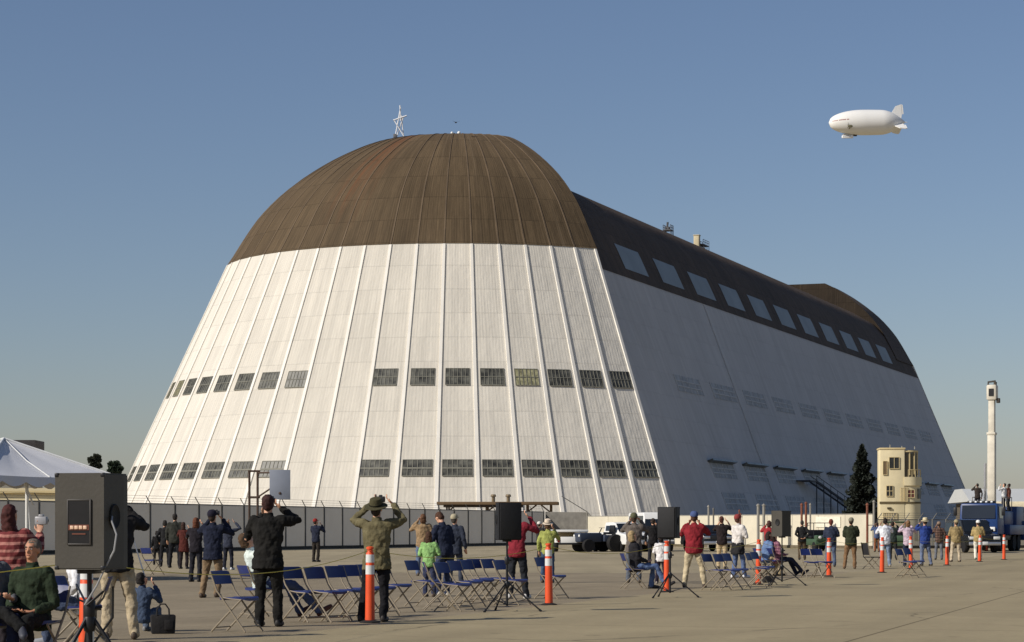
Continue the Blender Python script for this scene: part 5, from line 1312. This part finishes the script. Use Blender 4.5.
M_GRNP = mat('green_cart_paint', (64, 86, 62), .5, .1, 1)
def vloc(x, y): return gp(x, y)
vehicle(vloc(971, 552.5), 8, 'black off road vehicle with white plate facing the camera, left of the blue crane truck', 'car', M_BLKP, 'suv', 1.9, 4.6, 1.9)
vehicle(vloc(709, 551.5) + V(0, 2, 0), 14, 'black off road vehicle between the man in red sweater and the black shirted man', 'car', M_BLKP, 'suv', 1.85, 4.4, 1.6, lamps=M_CHROME)
vehicle(vloc(620, 551.5), 24, 'white pickup truck facing the camera, left of the man with binoculars', 'pickup truck', M_WHT, 'pickup', 1.85, 5.2, 1.75, name='pickup_truck')
vehicle(vloc(653, 551.5) + V(0, 3, 0), 8, 'tall white van behind the man dressed all in black', 'van', M_WHT, 'van', 2.0, 5.2, 2.35, name='delivery_van')
def flatbed():
    o = empty('utility_trailer', vloc(567, 551.5), R(186), 'low white utility trailer with a top rail, parked by the screened fence', 'trailer')
    M = M_WHT; a = 2.3
    MB().box((0, .9, .48), (1.5, 3.0, .12), bev=.02).build('chassis', M_BLK, o)
    MB().box((0, .9, .58), (1.9, 2.9, .08), bev=.02).build('bed', M, o)
    MB().box((0, 2.34, .66), (1.36, .06, .46), bev=.02).build('tailgate', M, o)
    for x in (-.93, .93): MB().box((x, .9, .74), (.05, 2.8, .28), bev=.015).build('side_board', M, o)
    r = MB()
    for x in (-.85, .85):
        for y in (-.3, 2.2): r.tube([(x, y, .6), (x, y, 1.2)], .04, 6)
    r.box((0, .95, 1.24), (1.95, 2.7, .14), bev=.03); r.build('top_rail', M, o)
    MB().tube([(0, -.5, .46), (0, -1.7, .46)], .05, 6).build('drawbar', M_BLK, o)
    MB().box((.2, .8, .95), (1.0, 1.3, .5), bev=.08).build('load_cover', mat('tan_canvas', (146, 130, 100), .9, .15, 2, bump=.3), o)
    for sx in (-1, 1):
        MB().box((sx * .8, 2.37, .66), (.14, .05, .18), bev=.01).build('tail_light', mat('tail_light_red', (120, 20, 18), .3), o)
        for y in (.5, 1.35): wheel(o, sx * .84, y, .33)
flatbed()
def tractor():
    o = empty('tow_tractor', vloc(598, 551.8), R(-62), 'low dark blue tow tractor with big black wheels before the gateway', 'tractor')
    MB().box((0, -.7, .85), (.85, 1.5, .55), bev=.08).build('bonnet', M_DKB, o); MB().box((0, .6, .8), (1.2, 1.0, .4), bev=.06).build('deck', M_DKB, o)
    MB().box((0, .75, 1.1), (.55, .5, .14), bev=.04).build('seat', M_BLK, o); MB().box((0, 1.0, 1.35), (.55, .12, .45), bev=.04).build('seat_back', M_BLK, o)
    MB().tube([(0, .05, 1.05), (0, .25, 1.4)], .03, 6).build('steering_column', M_BLK, o)
    MB().lathe([(.17, -.01), (.19, 0), (.17, .015)], 14, (0, .27, 1.42)).build('steering_wheel', M_BLK, o)
    for sx in (-1, 1): wheel(o, sx * .72, .75, .52, .34); wheel(o, sx * .6, -1.0, .38, .26); MB().ball((sx * .3, -1.46, .95), (.08, .03, .08)).build('headlight', M_LAMP, o)
tractor()
def cart(x, y, yaw, label, roof):
    o = empty('utility_cart', vloc(x, y), R(yaw), label, 'cart', 'green utility carts')
    MB().box((0, .1, .55), (1.35, 2.4, .4), bev=.06).build('body', M_GRNP, o); MB().box((0, -.95, .8), (1.3, .5, .35), bev=.08).build('bonnet', M_GRNP, o)
    MB().box((0, .1, .86), (1.15, .5, .16), bev=.04).build('seat', M_BLK, o); MB().box((0, .38, 1.1), (1.15, .12, .4), bev=.04).build('seat_back', M_BLK, o); MB().box((0, .95, .88), (1.35, .9, .3), bev=.03).build('cargo_box', M_GRNP, o)
    f = MB()
    for x_ in (-.6, .6):
        for y_ in (-.6, .5): f.tube([(x_, y_, .8), (x_ * .95, y_ * .9, 1.72)], .025, 6)
    for y_ in (-.56, .46): f.tube([(-.57, y_, 1.72), (.57, y_, 1.72)], .025, 6)
    f.build('roll_bar', M_BLK, o)
    if roof: MB().box((0, -.05, 1.76), (1.3, 1.4, .07), bev=.02).build('roof', M_GRNP, o)
    for sx in (-1, 1):
        MB().ball((sx * .42, -1.2, .84), (.11, .04, .09)).build('headlight', M_LAMP, o)
        for y_ in (-.8, .9): wheel(o, sx * .58, y_, .29, .22)
cart(819, 551, 15, 'small green utility cart before the screen wall, left of the navy shirted man', False)
cart(898, 552, -10, 'green roofed utility cart between the white T-shirt man and woman in lavender', True)
def crane_truck():
    o = empty('crane_truck', vloc(990, 551.0), R(-24), 'blue crane truck with a tall pale telescopic boom raised straight up', 'crane truck'); P_ = M_BLUP
    MB().box((0, 1.2, .85), (2.1, 8.6, .35), bev=.03).build('chassis', M_BLK, o)
    cab = MB().box((0, -2.3, 1.95), (2.4, 1.9, 1.9), bev=.14, taper=(.94, .86)).build('cabin', P_, o)
    MB().box((0, -3.16, 2.38), (2.0, .05, .8), (R(-8), 0, 0)).build('windscreen', M_WSH, o)
    for sx in (-1, 1):
        MB().box((sx * 1.17, -2.4, 2.35), (.05, .95, .7), (0, R(-3 * sx), 0)).build('side_window', M_WSH, o)
        MB().box((sx * .85, -3.3, 1.35), (.36, .1, .25), bev=.03).build('headlight', M_LAMP, o)
        MB().box((sx * 1.45, -3.0, 2.4), (.2, .12, .5), bev=.03).build('mirror', M_BLK, o)
        MB().box((sx * 1.05, 1.3, 1.3), (.7, 4.2, .6), bev=.05).build('side_locker', P_, o)
        MB().box((sx * 1.15, 4.2, 1.25), (.3, .5, 1.2), bev=.03).build('outrigger', P_, o)
        for y in (-2.2, 1.6, 3.0): wheel(o, sx * 1.0, y, .52, .34)
    MB().box((0, -3.28, 1.55), (1.2, .08, .6), bev=.03).build('grille', mat('grille_dark', (38, 38, 40)), o)
    MB().box((0, -3.4, .85), (2.4, .3, .35), bev=.05).build('front_bumper', mat('bumper_pale', (170, 170, 168)), o)
    lb = MB().box((0, -2.3, 2.98), (1.7, .3, .16), bev=.04).build('light_bar', M_BLK, o)
    for i in range(5): MB().ball((-.64 + .32 * i, -2.47, 2.99), (.08, .04, .06)).build('marker_light', M_LAMP, lb)
    MB().box((0, .6, 2.0), (2.1, 2.6, .9), bev=.08).build('crane_house', P_, o)
    MB().box((.7, 3.2, 1.9), (1.0, 2.2, 1.7), bev=.06).build('engine_box', P_, o)
    wb = mat('pale_boom_paint', (212, 204, 186), .55, .16, 1.6); by = .5
    MB().lathe([(.75, 2.4), (.75, 2.75), (.5, 2.9)], 20, (0, by, 0)).build('turntable', wb, o)
    MB().box((0, by, 5.0), (.46, .48, 4.6), bev=.05).build('boom_section', wb, o)
    MB().box((.01, by, 7.9), (.38, .40, 3.4), bev=.05).build('boom_section', wb, o)
    MB().box((0, by, 7.22), (.54, .56, .16), bev=.03).build('boom_collar', wb, o)
    hd = MB().box((.03, by, 9.75), (.62, .62, .95), bev=.1).build('boom_head', wb, o)
    MB().box((.03, by - .32, 9.75), (.3, .06, .45)).build('head_opening', M_BLK, hd)
    sd_ = mat('sheave_dark', (70, 64, 56)); MB().tube([(-.2, by, 10.1), (-.22, by, 10.4), (.24, by, 10.45)], [.08, .06, .06], 6).build('sheave_arm', sd_, hd); MB().tube([(.2, by, 10.15), (.22, by, 10.4)], .1, 6).build('sheave', sd_, hd); MB().box((.40, by, 9.25), (.2, .3, .3), bev=.03).build('hook_block', sd_, hd)
    MB().tube([(-.4, by, 5.4), (-.42, by, 2.7)], .09, 8).build('hydraulic_ram', M_CHROME, o)
    r = MB()
    for x in (-.95, .95):
        for y in (-.6, .6, 1.8): r.tube([(x, y, 2.4), (x, y, 3.3)], .025, 5)
        r.tube([(x, -.6, 3.3), (x, 1.8, 3.3)], .025, 5)
    r.build('railing', M_GALV, o)
    return o
ct = crane_truck()
cw = ct.matrix_basis
for (lx, ly, lab, top, hair) in ((-.75, -.1, 'person in dark jacket standing on the crane truck, left of the boom', (60, 52, 48), (50, 42, 36)), (.80, .2, 'person in white shirt standing on the crane truck, right of the boom', (214, 212, 208), (60, 48, 40)), (.85, 1.3, 'person in red brown top at the rear of the crane truck deck', (140, 84, 66), (60, 48, 40))):
    p = ct.location + Matrix.Rotation(ct.rotation_euler.z, 3, 'Z') @ Vector((lx, ly, 2.45)); person(lab, 990, 551, 1.7, 20 + lx * 40, ('face', 'down'), ('stand', 'stand'), top, (56, 56, 64), [('hair', hair, 0)], loc=p)

# fuse the organic shapes
del_tmp()
dg = bpy.context.evaluated_depsgraph_get()
for o in BAKE:
    me = bpy.data.meshes.new_from_object(o.evaluated_get(dg)); o.modifiers.clear(); o.data = me
    me.polygons.foreach_set('use_smooth', [True] * len(me.polygons))
